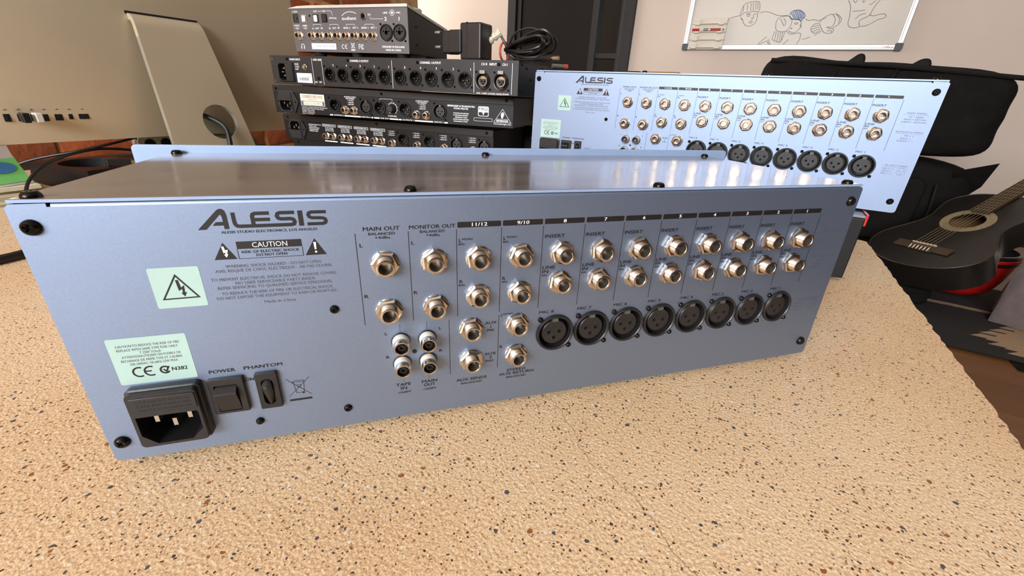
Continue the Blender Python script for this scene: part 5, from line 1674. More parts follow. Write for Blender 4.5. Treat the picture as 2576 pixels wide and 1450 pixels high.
# ------------------------------------------------------------------ all-in-one computer seen from behind
def computer():
    root = thing('desktop_computer', 'large aluminium all-in-one computer seen from behind, cable hole in its stand', 'computer', (0, 0, D))
    y0, y1, z0, z1 = -0.004, 0.524, 0.0765, 0.452
    nz, mb = 22, MB()
    vs, fs = [], []
    prof = []
    for k_ in range(nz + 1):
        t = k_ / nz
        z = z0 + (z1 - z0) * t
        e = abs(2 * t - 1)
        prof.append((-0.866 + 0.018 * (1 - e ** 2.2), z))
    # back shell with softly rounded upright edges
    cols = [(y0, 0.014), (y0 + 0.002, 0.008), (y0 + 0.006, 0.003), (y0 + 0.014, 0.0), (y1 - 0.014, 0.0), (y1 - 0.006, 0.003), (y1 - 0.002, 0.008), (y1, 0.014)]
    nc = len(cols)
    for x, z in prof:
        for y, dx in cols:
            vs.append((x - dx, y, z))
    for r_ in range(nz):
        for q in range(nc - 1):
            fs.append((r_ * nc + q, r_ * nc + q + 1, (r_ + 1) * nc + q + 1, (r_ + 1) * nc + q))
    b0 = len(vs)
    xb = -0.90
    vs += [(xb, y0, z0), (xb, y1, z0), (xb, y1, z1), (xb, y0, z1)]
    fs += [(b0, b0 + 3, b0 + 2, b0 + 1)]
    fs += [tuple(list(range(nc)) + [b0 + 1, b0]), tuple([nz * nc + q for q in range(nc - 1, -1, -1)] + [b0 + 3, b0 + 2])]
    fs += [tuple([r_ * nc for r_ in range(nz + 1)] + [b0 + 3, b0]), tuple([r_ * nc + nc - 1 for r_ in range(nz, -1, -1)] + [b0 + 1, b0 + 2])]
    mb.add(vs, fs)
    obj('back_shell', mb.mesh('back_shell', 'aluminium', angle=40), root)
    mb = MB()
    mb.box(-0.905, -0.9002, y0 + 0.004, y1 - 0.004, z0 + 0.004, z1 - 0.004)
    obj('screen_glass', mb.mesh('screen_glass', 'door_glass', smooth=False), root)
    # hinge slot and bent stand: neck, flat blade with the cable hole, foot
    mb = MB()
    mb.box(-0.856, -0.8476, 0.2050, 0.313, 0.2650, 0.2695)
    obj('hinge_slot', mb.mesh('hinge_slot', 'black_void', smooth=False), root)
    hy0, hy1 = 0.2075, 0.3105
    path = [(-0.855, 0.2655), (-0.846, 0.2662), (-0.840, 0.2648), (-0.8355, 0.2615), (-0.8320, 0.2565), (-0.8300, 0.2515), (-0.8287, 0.2460)]
    bot = Vector((-0.7805, 0.020))
    dq = (bot - Vector(path[-1])).normalized()
    path += [(path[-1][0] + dq.x * 0.004, path[-1][1] + dq.y * 0.004), (path[-1][0] + dq.x * 0.012, path[-1][1] + dq.y * 0.012)]
    top = Vector(path[-1])
    def wy(z):
        t = (0.2655 - z) / (0.2655 - 0.02)
        return hy0 - 0.012 * t, hy1 + 0.034 * t
    th = 0.009
    mb = MB()
    vs, fs = [], []
    rows = []
    P_ = [Vector(p) for p in path]
    dirs = []
    for i in range(len(P_)):
        d = (P_[min(i + 1, len(P_) - 1)] - P_[max(i - 1, 0)])
        if i == len(P_) - 1:
            d = bot - top
        dirs.append(d.normalized())
    for p, d in zip(P_, dirs):
        nrm = Vector((-d.y, d.x))
        if nrm.x < 0:
            nrm = -nrm
        if p is P_[0]:
            nrm = Vector((0, 1))
        a, b = wy(p.y)
        inn = p - nrm * th
        rows.append(((p.x, p.y), (inn.x, inn.y), a, b))
    for (o_, i_, a, b) in rows:
        vs += [(o_[0], a, o_[1]), (o_[0], b, o_[1]), (i_[0], b, i_[1]), (i_[0], a, i_[1])]
    for r_ in range(len(rows) - 1):
        for q in range(4):
            fs.append((4 * r_ + q, 4 * r_ + (q + 1) % 4, 4 * r_ + 4 + (q + 1) % 4, 4 * r_ + 4 + q))
    mb.add(vs, fs)
    # flat blade
    d = (bot - top).normalized()
    nrm = Vector((-d.y, d.x))
    if nrm.x < 0:
        nrm = -nrm
    Lb = (bot - top).length
    def bp(y, s, off=0.0):
        q = top + d * s + nrm * off
        return (q.x, y, q.y)
    a0, b0_ = wy(top.y)
    a1, b1 = wy(bot.y)
    outer = [(a0, 0.0), (b0_, 0.0), (b1, Lb), (a1, Lb)]
    hole = [(0.2875 + 0.0300 * math.cos(2 * PI * k_ / 36), 0.1335 + 0.0300 * math.sin(2 * PI * k_ / 36)) for k_ in range(36)]
    flat = outer + hole
    tri = tessellate_polygon([[Vector((p[0], p[1], 0)) for p in outer], [Vector((p[0], p[1], 0)) for p in hole]])
    for off in (0.0, -th):
        mb.add([bp(y, s, off) for y, s in flat], [tuple(t) for t in tri])
    for loop, mi in ((outer, 1), (hole, 1)):
        n = len(loop)
        mb.m = mi
        mb.add([bp(y, s, 0.0) for y, s in loop] + [bp(y, s, -th) for y, s in loop], [(q, (q + 1) % n, n + (q + 1) % n, n + q) for q in range(n)])
    mb.m = 0
    # bend into the foot
    fo = []
    for k_ in range(7):
        t = k_ / 6
        fo.append((bot.x + 0.006 * math.sin(PI * t) - 0.012 * t, bot.y * (1 - t) ** 1.3 + 0.006 * t))
    fo.append((-0.96, 0.006))
    vs, fs = [], []
    for x, z in fo:
        vs += [(x, a1, z), (x, b1, z), (x - 0.004, b1, max(0.0, z - 0.006)), (x - 0.004, a1, max(0.0, z - 0.006))]
    for r_ in range(len(fo) - 1):
        for q in range(4):
            fs.append((4 * r_ + q, 4 * r_ + (q + 1) % 4, 4 * r_ + 4 + (q + 1) % 4, 4 * r_ + 4 + q))
    mb.add(vs, fs)
    obj('stand', mb.mesh('stand', ['aluminium', 'aluminium_edge'], angle=35), root)
    # row of ports
    def xs(z):
        t = (z - z0) / (z1 - z0)
        return -0.866 + 0.018 * (1 - abs(2 * t - 1) ** 2.2)
    for name, a, b, zl, zh in (('usb_port', 0.0255, 0.0325, 0.1080, 0.1205), ('usb_port', 0.0395, 0.0455, 0.1080, 0.1200), ('usb_port', 0.0530, 0.0590, 0.1080, 0.1195), ('usb_port', 0.0665, 0.0725, 0.1075, 0.1190),
                               ('network_port', 0.0795, 0.0885, 0.1082, 0.1180), ('display_port', 0.0955, 0.1005, 0.1095, 0.1170), ('wide_port', 0.1075, 0.1200, 0.1095, 0.1170)):
        mb = MB()
        x = xs((zl + zh) / 2)
        o = rrect(a, b, zl, zh, 0.0006, 2)
        mb.add([(x + 0.0006, p, q) for p, q in o] + [(x - 0.003, p, q) for p, q in o], [tuple(range(len(o)))] + [(k_, (k_ + 1) % len(o), len(o) + (k_ + 1) % len(o), len(o) + k_) for k_ in range(len(o))])
        po = obj(name, mb.mesh(name, 'black_void', smooth=False), root)
        mb = MB()
        w_ = (b - a) * 0.22
        mb.box(x + 0.0006, x + 0.0010, a + (b - a) * 0.3, a + (b - a) * 0.3 + w_, zl + 0.002, zh - 0.002)
        obj('contact_tongue', mb.mesh('contact_tongue', 'rubber', smooth=False), po)
        mk = MB()
        cy_ = (a + b) / 2
        xx = xs(0.124) + 0.0003
        mk.add([(xx, cy_ - 0.0022, 0.1232), (xx, cy_ + 0.0022, 0.1236), (xx, cy_ + 0.0006, 0.1250)], [(0, 1, 2)])
        obj('port_symbol', mk.mesh('port_symbol', 'ink_soft', smooth=False), po)
    return root
computer()
def stick(name, label, y, z, mat, l, w, h):
    mb = MB()
    mb.box(-0.8505, -0.8505 + l, y - w / 2, y + w / 2, z - h / 2, z + h / 2)
    o = obj(name, mb.mesh(name, mat, smooth=False), None, (0, 0, D))
    bevel(o, 0.0012, 3)
    tag(o, label, 'usb stick')
    mb = MB()
    mb.box(-0.8525, -0.8503, y - w * 0.38, y + w * 0.38, z - h * 0.42, z + h * 0.42)
    obj('connector', mb.mesh('connector', 'screw_silver', smooth=False), o)
stick('usb_stick', 'black usb stick plugged into the back of the computer', 0.0425, 0.1140, 'black_satin', 0.016, 0.0078, 0.0132)
stick('usb_stick', 'white usb stick plugged into the back of the computer', 0.0560, 0.1140, 'white_plastic', 0.016, 0.0078, 0.0130)
# mains lead of the computer, out through the hole of the stand
mb = MB()
mb.tube(smooth_path([(-0.848, 0.235, D + 0.118), (-0.835, 0.252, D + 0.1195), (-0.812, 0.272, D + 0.112), (-0.790, 0.287, D + 0.096), (-0.776, 0.283, D + 0.070), (-0.764, 0.270, D + 0.030), (-0.755, 0.262, D + 0.0052), (-0.70, 0.24, D + 0.0047), (-0.6, 0.20, D + 0.0047)], 6), 0.0045, 10)
tag(obj('mains_lead', mb.mesh('mains_lead', 'cable_black')), 'thick black mains lead hanging out of the hole in the computer stand', 'cable')

# ------------------------------------------------------------------ clutter on the left of the desk
mb = MB()
rng = random.Random(21)
pile = thing('paper_pile', 'pile of pale magazines and papers at the foot of the computer', 'papers', (-0.905, -0.045, D))
zc = 0.0
for k_ in range(6):
    mb = MB()
    t = rng.uniform(0.003, 0.0055)
    jx, jy = rng.uniform(-0.004, 0.004), rng.uniform(-0.004, 0.004)
    mb.box(-0.07 + jx, 0.085 + jx, -0.10 + jy, 0.074 + jy, zc, zc + t)
    obj('magazine', mb.mesh('magazine', ['paper_edge', 'paper'][k_ % 2], smooth=False), pile, (0, 0, 0), (0, 0, rng.uniform(-0.05, 0.05)))
    zc += t + 0.0002
# wooden ruler-like board under the pile's edge and a folded flyer standing on top
mb = MB()
vs = []
pts = [(-0.012, 0.050), (-0.010, 0.040), (-0.004, 0.026), (0.004, 0.012), (0.014, 0.0006)]
for x, z in pts:
    vs += [(x, -0.022, z), (x, 0.022, z), (x - 0.0006, 0.022, z + 0.0003), (x - 0.0006, -0.022, z + 0.0003)]
fs = []
for r_ in range(len(pts) - 1):
    for q in range(4):
        fs.append((4 * r_ + q, 4 * r_ + (q + 1) % 4, 4 * r_ + 4 + (q + 1) % 4, 4 * r_ + 4 + q))
fs += [(0, 1, 2, 3), (19, 18, 17, 16)]
mb.add(vs, fs)
fl = obj('plastic_sachet', mb.mesh('plastic_sachet', 'film'), None, (-0.842, -0.002, D + zc + 0.0004), (0, 0, 0.25))
tag(fl, 'clear plastic wrapper with green and blue print leaning on the papers', 'wrapper')
def on_film(name, mat, pl, lift=0.0006):
    m_ = MB()
    def fx(t):
        k0 = min(int(t * 4), 3)
        f = t * 4 - k0
        return (pts[k0][0] + (pts[k0 + 1][0] - pts[k0][0]) * f + lift, pts[k0][1] + (pts[k0 + 1][1] - pts[k0][1]) * f + 0.0003)
    v_ = []
    for y, t in pl:
        x, z = fx(t)
        v_.append((x, y, z))
    c = len(v_)
    v_.append(tuple(sum(q[i] for q in v_) / c for i in range(3)))
    m_.add(v_, [(i, (i + 1) % c, c) for i in range(c)])
    obj(name, m_.mesh(name, mat), fl)
for ta, tb in ((0.36, 0.5), (0.5, 0.75), (0.75, 0.95)):
    on_film('green_panel', 'green_print', [(-0.022, ta), (0.022, ta), (0.022, tb), (-0.022, tb)])
on_film('blue_oval', 'blue_print', [(0.016 * math.cos(2 * PI * k_ / 20), 0.56 + 0.13 * math.sin(2 * PI * k_ / 20)) for k_ in range(20)], 0.0016)
# black plastic stand-up tray
tray = thing('plastic_tray', 'dark plastic tray with a sunken oval top, by the brick wall', 'tray', (-0.925, 0.150, D), (0, 0, 0.10))
mb = MB()
o = [(-0.075, -0.085), (0.085, -0.075), (0.081, 0.038), (-0.079, 0.034)]
lo = o
hi = [(x * 0.92, y * 0.94) for x, y in o]
vs = [(x, y, 0) for x, y in lo] + [(x, y, 0.034) for x, y in hi]
oval = [(0.055 * math.cos(2 * PI * k_ / 28), -0.020 + 0.048 * math.sin(2 * PI * k_ / 28)) for k_ in range(28)]
mb.add(vs, [(0, 1, 5, 4), (1, 2, 6, 5), (2, 3, 7, 6), (3, 0, 4, 7), (3, 2, 1, 0)])
tri = tessellate_polygon([[Vector((p[0], p[1], 0)) for p in hi], [Vector((p[0], p[1], 0)) for p in oval]])
mb.add([(x, y, 0.034) for x, y in hi + oval], [tuple(t) for t in tri])
obj('tray_body', mb.mesh('tray_body', 'black_satin', angle=30), tray)
mb = MB()
mb.add([(x, y, 0.034) for x, y in oval] + [(x * 0.9, y * 0.9, 0.018) for x, y in oval], [(k_, (k_ + 1) % 28, 28 + (k_ + 1) % 28, 28 + k_) for k_ in range(28)] + [tuple(range(28, 56))])
obj('oval_well', mb.mesh('oval_well', 'rubber'), tray)
# leads crossing behind the mixer
def lead(name, label, pts, r=0.0022, n=8):
    m_ = MB()
    m_.tube(smooth_path([(x, y, D + z) for x, y, z in pts], 6), r, n)
    return tag(obj(name, m_.mesh(name, 'cable_black')), label, 'cable')
lead('thin_lead', 'thin black lead arching from the desk over the dark tray', [(-0.742, -0.020, 0.004), (-0.765, -0.008, 0.022), (-0.80, 0.012, 0.038), (-0.84, 0.048, 0.052), (-0.87, 0.100, 0.060), (-0.88, 0.140, 0.060), (-0.875, 0.185, 0.050), (-0.83, 0.2, 0.030), (-0.74, 0.19, 0.004), (-0.66, 0.18, 0.0025)])
lead('long_lead', 'black lead running straight past the tray up behind the computer', [(-1.02, 0.005, 0.006), (-0.985, 0.06, 0.036), (-0.945, 0.12, 0.052), (-0.912, 0.18, 0.069), (-0.918, 0.235, 0.080)])
lead('flat_cable', 'black cable lying across the bare concrete left of the mixer', [(-0.545, -0.40, 0.0047), (-0.550, -0.25, 0.0047), (-0.548, -0.10, 0.0047), (-0.570, -0.04, 0.0047), (-0.63, 0.10, 0.0047)], 0.0045)
# small connector lying by the mixer's ear
mb = MB()
mb.box(-0.016, 0.016, -0.007, 0.007, 0, 0.011)
cn = obj('cable_connector', mb.mesh('cable_connector', 'black_satin', smooth=False), None, (-0.852, 0.135, D + 0.0352), (0, 0, 1.3))
bevel(cn, 0.002, 2)
tag(cn, 'stubby black cable connector resting on the dark tray', 'connector')
mb = MB()
mb.box(0.016, 0.028, -0.004, 0.004, 0.003, 0.008)
obj('connector_tip', mb.mesh('connector_tip', 'screw_silver', smooth=False), cn)
# white and black device under the screen edge
wd = thing('white_gadget', 'small white gadget with dark oval window under the computer', 'gadget', (-0.915, 0.222, D + 0.0064))
mb = MB()
mb.prism(rrect(-0.030, 0.030, 0.0, 0.068, 0.01, 4), -0.012, 0.012, T=Matrix.Rotation(PI / 2, 4, 'Z'))
obj('gadget_case', mb.mesh('gadget_case', 'white_plastic', angle=30), wd)
for y in (-0.012, 0.014):
    mb = MB()
    mb.lathe(mm([(9, 12), (9, 13), (7, 13.6)]), 20, T=Matrix.Translation((0, y, 0.054)) @ Matrix.Rotation(PI / 2, 4, 'Z'))
    obj('dark_window', mb.mesh('dark_window', 'black_satin'), wd)
# dark green tin behind the stand
tin = thing('green_tin', 'dark green round tin half hidden behind the computer stand', 'tin', (-0.877, 0.325, D + 0.0064))
mb = MB()
RU = Matrix.Rotation(-PI / 2, 4, 'X')
mb.lathe(mm([(60, 0), (62, 3), (62, 58), (60, 62), (57, 63)]), 40, T=RU)
obj('tin_body', mb.mesh('tin_body', 'green_glaze'), tin)
mb = MB()
mb.lathe(mm([(57, 62.8), (55, 66.0), (50, 67.0)]), 40, T=RU)
obj('tin_lid', mb.mesh('tin_lid', 'green_glaze'), tin)

# ------------------------------------------------------------------ whiteboard on the far wall
wb = thing('whiteboard', 'whiteboard with pencil-like marker drawings in a pale frame on the wall', 'whiteboard', (0.106, YF - 0.002, D + 0.492))
BW, BH = 0.597, 0.90
mb = MB()
mb.box(-BW + 0.01, BW - 0.01, -0.016, 0.0, 0.012, BH - 0.01)
sf = obj('board_surface', mb.mesh('board_surface', 'board_white', smooth=False), wb)
for nme, a in (('frame_rail', (-BW, BW, 0.0, 0.030)), ('frame_rail', (-BW, BW, BH - 0.03, BH)), ('frame_rail', (-BW, -BW + 0.030, 0.03, BH - 0.03)), ('frame_rail', (BW - 0.030, BW, 0.03, BH - 0.03))):
    mb = MB()
    mb.box(a[0], a[1], -0.024, 0.0, a[2], a[3])
    fr = bevel(obj(nme, mb.mesh(nme, 'board_frame', smooth=False), wb), 0.004)
    mb = MB()
    if a[1] - a[0] > 0.5:
        mb.box(a[0] + 0.04, a[1] - 0.04, -0.0246, -0.0238, a[2] + 0.010, a[2] + 0.0125)
    else:
        mb.box(a[0] + 0.010, a[0] + 0.0125, -0.0246, -0.0238, a[2] + 0.02, a[3] - 0.02)
    obj('frame_groove', mb.mesh('frame_groove', 'grey_tab', smooth=False), fr)
for sx in (-1, 1):
    for z in (-0.002, BH - 0.036):
        mb = MB()
        mb.prism(rrect(min(sx * (BW + 0.002), sx * (BW - 0.036)), max(sx * (BW + 0.002), sx * (BW - 0.036)), z, z + 0.038, 0.008, 3), -0.027, 0.0)
        obj('corner_cap', mb.mesh('corner_cap', 'black_plastic', angle=30), wb)
STROKES = """-169,672 -153,656 -142,637 -117,624 -91,631 -78,646 -75,675 -79,701
-175,680 -175,704 -169,735 -154,750 -128,755 -90,756 -78,742 -72,711 -79,701 -104,704 -130,700 -158,698 -170,680
-167,735 -164,703
-147,744 -141,708
-129,749 -121,707
-116,751 -107,707
-103,753 -94,712
-92,752 -82,714
-170,675 -160,661 -155,664
-137,684 -130,689 -118,684 -125,677 -137,682
-142,690 -117,693
-99,686 -90,691 -82,685
-102,686 -95,670 -106,668 -99,662
-114,647 -105,655 -98,649 -102,642 -113,643 -114,647
-237,666 -225,673 -203,678 -176,683
-66,695 -38,701 -4,694 31,680 69,676 94,678
-237,666 -248,615 -246,543
98,673 70,674 46,664 38,646 41,621 50,600 76,591 102,594 116,609 122,634 120,652 98,673
57,661 71,641 84,622
72,664 89,643 89,622
44,595 41,574 39,552 64,539 87,534 95,552 98,578 100,591
52,592 55,547
64,590 69,539
76,590 82,536
87,591 92,544
118,657 142,654 161,651 174,633 174,613 160,590 141,585 117,596
138,634 146,639 157,634 149,629 138,633
166,623 176,626 177,611
123,611 132,609 125,606
107,594 133,578 167,583 186,580 189,551 176,515
130,549 114,531 103,515
5,566 -18,542 -42,515
9,542 -20,526 -40,518
13,547 20,531 38,516
23,553 28,531 46,515
267,632 273,651 297,670 319,677 338,659 344,640 337,615 315,611
270,629 286,606 308,583 339,580 350,590 346,603 326,606 309,613
324,588 324,595 339,593 344,584
324,674 337,679 360,666 373,649 367,627 352,615 342,608
340,676 362,654 364,630
266,634 241,627 232,607 239,592 259,581 285,596
237,615 269,624
236,602 274,614
244,589 281,605
200,549 219,554 242,562
260,569 274,581 291,591
190,656 210,648 233,652 262,647 295,661
378,744 396,715 407,667 411,629 424,611 450,606 471,613 462,632 467,647 488,658 503,670 506,688 514,716 527,739
498,670 522,664 547,671 569,672 579,661 571,651 547,645 521,626 498,615 475,613
401,743 415,731 420,743
445,742 453,731 459,741
482,719 494,724 507,737
414,689 441,690 472,694
438,650 457,671 482,677
519,646 521,645
504,636 506,636
-240,516 0,514 264,514 553,515"""
SHADE = """101,680 105,695 123,702 149,702 174,686 184,668 173,654 170,646 158,654 136,657 115,660 100,675
107,688 130,662
113,695 141,659
121,701 152,657
131,702 159,656
142,701 167,656
152,699 171,659
165,691 178,661"""
for nme, src, mat, wd_ in (('marker_stroke', STROKES, 'marker_ink', 0.0024), ('shading_stroke', SHADE, 'marker_blue', 0.006)):
    mb = MB()
    for l in src.strip().split('\n'):
        p_ = [tuple(float(v) / 1000 for v in q.split(',')) for q in l.split()]
        p_ = [(x - 0.106, z - 0.492) for x, z in p_]
        if len(p_) > 2:
            p_ = [(v.x, v.y) for v in smooth_path([(x, z, 0) for x, z in p_], 3)]
        mb.marks.append((len(mb.v), len(mb.f)))
        mb.ribbon(p_, wd_, -0.0164)
    prints(nme, mb, mat, sf, -4000.0)
bpan = Panel(0, 0)
mb = MB()
bpan.text(mb, 'Office', 506, 560, -15.5, 9, 0.02, 24.9)
obj('frame_print', mb.mesh('frame_print', 'marker_red', smooth=False), wb)
# four-tier pen rack clipped to the board
rack = thing('pen_rack', 'cream plastic marker rack with four tiers clipped to the whiteboard', 'pen rack', (-0.345, YF - 0.0268, D + 0.497))
mb = MB()
mb.box(-0.105, 0.105, -0.006, 0.0, 0.0, 0.178)
obj('back_plate', mb.mesh('back_plate', 'tray_plastic', smooth=False), rack)
for k_ in range(4):
    z = 0.006 + 0.045 * k_
    mb = MB()
    mb.box(-0.082, 0.082, -0.022, -0.006, z, z + 0.004)
    obj('tier', mb.mesh('tier', 'tray_plastic', smooth=False), rack)
    for sx in (-1, 1):
        mb = MB()
        mb.box(sx * 0.082 - 0.024, sx * 0.082 + 0.024, -0.017, -0.006, z, z + 0.022)
        mb.box(sx * 0.072 - 0.016, sx * 0.072 + 0.016, -0.024, -0.006, z - 0.006, z)
        obj('clip', mb.mesh('clip', 'tray_plastic', smooth=False), rack)
mk = thing('whiteboard_marker', 'white marker with red cap lying in the pen rack', 'marker', (-0.345, YF - 0.0268 - 0.014, D + 0.497 + 0.006 + 0.090 + 0.0125))
for nme, a, b, r_, mat in (('cap', -0.100, -0.055, 0.0085, 'marker_red'), ('barrel', -0.055, 0.088, 0.0080, 'white_plastic'), ('end_plug', 0.088, 0.094, 0.0070, 'marker_red')):
    mb = MB()
    mb.tube([(a, 0, 0), (b, 0, 0)], r_, 16)
    obj(nme, mb.mesh(nme, mat), mk)
mb = MB()
mb.tube([(-0.03, 0, 0), (0.0, 0, 0)], 0.0083, 16)
mb.m = 1
mb.tube([(0.012, 0, 0), (0.075, 0, 0)], 0.0082, 16)
obj('barrel_label', mb.mesh('barrel_label', ['grey_tab', 'orange_band']), mk)
# low cabinet by the door carrying two shallow wooden boxes
cab = thing('low_cabinet', 'pale low cabinet against the far wall behind the pale blue mixer', 'cabinet', (-0.52, 2.75, 0))
mb = MB()
mb.box(-0.30, 0.30, -0.20, 0.20, 0.05, 0.76)
bevel(obj('carcass', mb.mesh('carcass', 'plaster_dim', smooth=False), cab), 0.004)
for x in (-0.15, 0.15):
    mb = MB()
    mb.box(x - 0.143, x + 0.143, -0.218, -0.2005, 0.08, 0.74)
    dr2 = bevel(obj('door', mb.mesh('door', 'plaster_dim', smooth=False), cab), 0.003)
    mb = MB()
    mb.box(x - 0.006, x + 0.006, -0.235, -0.2185, 0.50, 0.62)
    obj('handle', mb.mesh('handle', 'grey_tab', smooth=False), dr2)
for x in (-0.26, 0.26):
    for y in (-0.16, 0.16):
        mb = MB()
        mb.box(x - 0.02, x + 0.02, y - 0.02, y + 0.02, 0.0, 0.05)
        obj('foot', mb.mesh('foot', 'plaster_dim', smooth=False), cab)
for x, w_, l_ in ((-0.655, 0.095, 'narrow reddish wooden box on the low cabinet'), (-0.485, 0.20, 'wide pale wooden box on the low cabinet')):
    bxr = thing('wooden_box', l_, 'box', (x, 2.70, 0.76), group='wooden boxes on the cabinet')
    mb = MB()
    mb.box(-w_ / 2, w_ / 2, -0.07, 0.07, 0.0, 0.052)
    bevel(obj('box_body', mb.mesh('box_body', 'crate_wood' if w_ > 0.1 else 'old_wood', smooth=False), bxr), 0.002)
    mb = MB()
    mb.box(-w_ / 2 - 0.004, w_ / 2 + 0.004, -0.074, 0.074, 0.0523, 0.062)
    bevel(obj('box_lid', mb.mesh('box_lid', 'crate_wood' if w_ > 0.1 else 'old_wood', smooth=False), bxr), 0.002)

# ------------------------------------------------------------------ soft black cases against the wall
def soft_box(sx, sy, sz, seed, sag=0.02, p=7.0, n=18, slope=0.0):
    rng_ = random.Random(seed)
    ph = [rng_.uniform(0, 6.28) for _ in range(12)]
    bm = bmesh.new()
    bmesh.ops.create_cube(bm, size=2.0)
    bmesh.ops.subdivide_edges(bm, edges=bm.edges, cuts=n, use_grid_fill=True)
    for v in bm.verts:
        x, y, z = v.co
        q = (abs(x) ** p + abs(y) ** p + abs(z) ** p) ** (1 / p)
        x, y, z = x / q, y / q, z / q
        w_ = (math.sin(3 * x + ph[0]) * math.sin(2.3 * z + ph[1]) + 0.6 * math.sin(7 * x + ph[2] + 2 * z) * math.sin(5 * z + ph[3]) + 0.3 * math.sin(13 * x + ph[4]) * math.sin(11 * z + ph[5] + 3 * x))
        w2 = math.sin(4 * x + ph[6]) * 0.6 + math.sin(9 * x + ph[7]) * 0.25
        v.co = (x * sx + sag * 0.25 * math.sin(3 * z + ph[8]), y * sy + sag * w_ * 0.7 * (1 if abs(y) > 0.5 else 0.3), z * sz + sag * w2 * (0.5 if z > 0 else 0.0) - slope * x * sx * (z + 1) / 2)
    me = bpy.data.meshes.new('soft')
    bm.to_mesh(me)
    bm.free()
    me.materials.append(M['bag_black'])
    me.shade_smooth()
    return me
low = thing('equipment_case', 'lower soft black equipment case with a curved zip pocket, behind the guitar', 'case', (0.46, 2.46, 0), group='soft black cases by the wall')
obj('case_body', soft_box(0.50, 0.17, 0.243, 3), low, (0, 0, 0.248))
mb = MB()
mb.tube(smooth_path([(0.36, -0.178, 0.40), (0.365, -0.186, 0.34), (0.37, -0.188, 0.24), (0.35, -0.186, 0.15), (0.30, -0.184, 0.12), (0.12, -0.184, 0.11)], 6), 0.007, 8)
obj('zip_piping', mb.mesh('zip_piping', 'bag_trim'), low)
mb = MB()
mb.prism(rrect(-0.05, 0.33, 0.13, 0.42, 0.04, 5), -0.192, -0.165)
bevel(obj('front_pocket', mb.mesh('front_pocket', 'bag_black', angle=30), low), 0.012, 3)
mb = MB()
vs = [(0.40, -0.17, 0.46), (0.535, -0.13, 0.502), (0.525, -0.10, 0.40), (0.47, -0.06, 0.30), (0.40, -0.165, 0.44), (0.53, -0.12, 0.490), (0.518, -0.09, 0.395), (0.465, -0.05, 0.295)]
mb.add(vs, [(0, 1, 2, 3), (7, 6, 5, 4), (0, 4, 5, 1), (1, 5, 6, 2), (2, 6, 7, 3), (3, 7, 4, 0)])
obj('open_flap', mb.mesh('open_flap', 'bag_black', smooth=False), low)
up = thing('equipment_case', 'upper soft black equipment case with two carry handles, lying on another case', 'case', (0.50, 2.46, 0.5025), (0, 0, 0), group='soft black cases by the wall')
obj('case_body', soft_box(0.455, 0.16, 0.18, 8, slope=0.075), up, (0, 0, 0.182))
for x, w_ in ((-0.105, 0.045), (0.115, 0.055)):
    mb = MB()
    dz = -0.075 * x - 0.006
    pts_h = [(x - w_ * 1.3, 0.332), (x - w_ * 0.5, 0.366), (x + w_ * 0.1, 0.392), (x + w_ * 0.55, 0.390), (x + w_ * 0.7, 0.372), (x + w_ * 0.8, 0.332)]
    mb.prism([(a, b + dz) for a, b in pts_h], -0.125, -0.085)
    bevel(obj('carry_handle', mb.mesh('carry_handle', 'bag_trim', angle=50), up), 0.010, 3)
    mb = MB()
    mb.tube(smooth_path([(x - w_, -0.125, 0.352), (x - w_ - 0.03, -0.168, 0.28), (x - w_ - 0.04, -0.172, 0.10), (x - w_ - 0.04, -0.172, 0.03)], 6), 0.008, 6)
    obj('webbing', mb.mesh('webbing', 'bag_trim'), up)
mb = MB()
mb.tube(smooth_path([(-0.43, -0.15, 0.362), (0, -0.155, 0.345), (0.44, -0.15, 0.310), (0.475, -0.13, 0.312)], 8), 0.009, 8)
obj('zip_piping', mb.mesh('zip_piping', 'bag_trim'), up)

# ------------------------------------------------------------------ black acoustic guitar
gu = Vector((0.635, 0.590, 0.498)).normalized()
gn = Vector((-0.43, -0.27, 0.86))
gn = (gn - gu * gn.dot(gu)).normalized()
gv = gn.cross(gu)
guitar = thing('acoustic_guitar', 'worn black acoustic guitar lying tilted back, strings and round soundhole up', 'guitar', (0.733, 1.85, D - 0.275))
guitar.rotation_euler = Matrix((gu, gv, gn)).transposed().to_euler()
HW = [(-0.115, 0.0), (-0.111, 0.045), (-0.098, 0.095), (-0.07, 0.142), (-0.03, 0.174), (0.012, 0.184), (0.055, 0.175), (0.10, 0.151), (0.14, 0.130), (0.175, 0.122), (0.21, 0.125), (0.25, 0.135), (0.285, 0.140), (0.32, 0.131), (0.35, 0.103), (0.366, 0.06), (0.37, 0.0)]
half = [(v.x, v.y) for v in smooth_path([(a, b, 0) for a, b in HW], 4)]
outline = half + [(x, -y) for x, y in half[-2:0:-1]]
# local axes: x along the neck, y to the left, z out of the top
mb = MB()
hole = [(0.19 + 0.046 * math.cos(2 * PI * k_ / 40), 0.046 * math.sin(2 * PI * k_ / 40)) for k_ in range(40)]
tri = tessellate_polygon([[Vector((p[0], p[1], 0)) for p in outline], [Vector((p[0], p[1], 0)) for p in hole]])
mb.add([(x, y, 0.0) for x, y in outline + hole], [tuple(t) for t in tri])
mb.add([(x, y, 0.0) for x, y in hole] + [(x, y, -0.004) for x, y in hole], [(k_, (k_ + 1) % 40, 40 + (k_ + 1) % 40, 40 + k_) for k_ in range(40)])
obj('soundboard', mb.mesh('soundboard', 'guitar_black', smooth=False), guitar)
n = len(outline)
mb = MB()
mb.add([(x, y, -0.0003) for x, y in outline] + [(x, y, -0.098) for x, y in outline], [(k_, (k_ + 1) % n, n + (k_ + 1) % n, n + k_) for k_ in range(n)])
obj('sides', mb.mesh('sides', 'guitar_black', angle=60), guitar)
mb = MB()
mb.add([(x, y, -0.098) for x, y in outline], [tuple(range(n))])
mb.m = 1
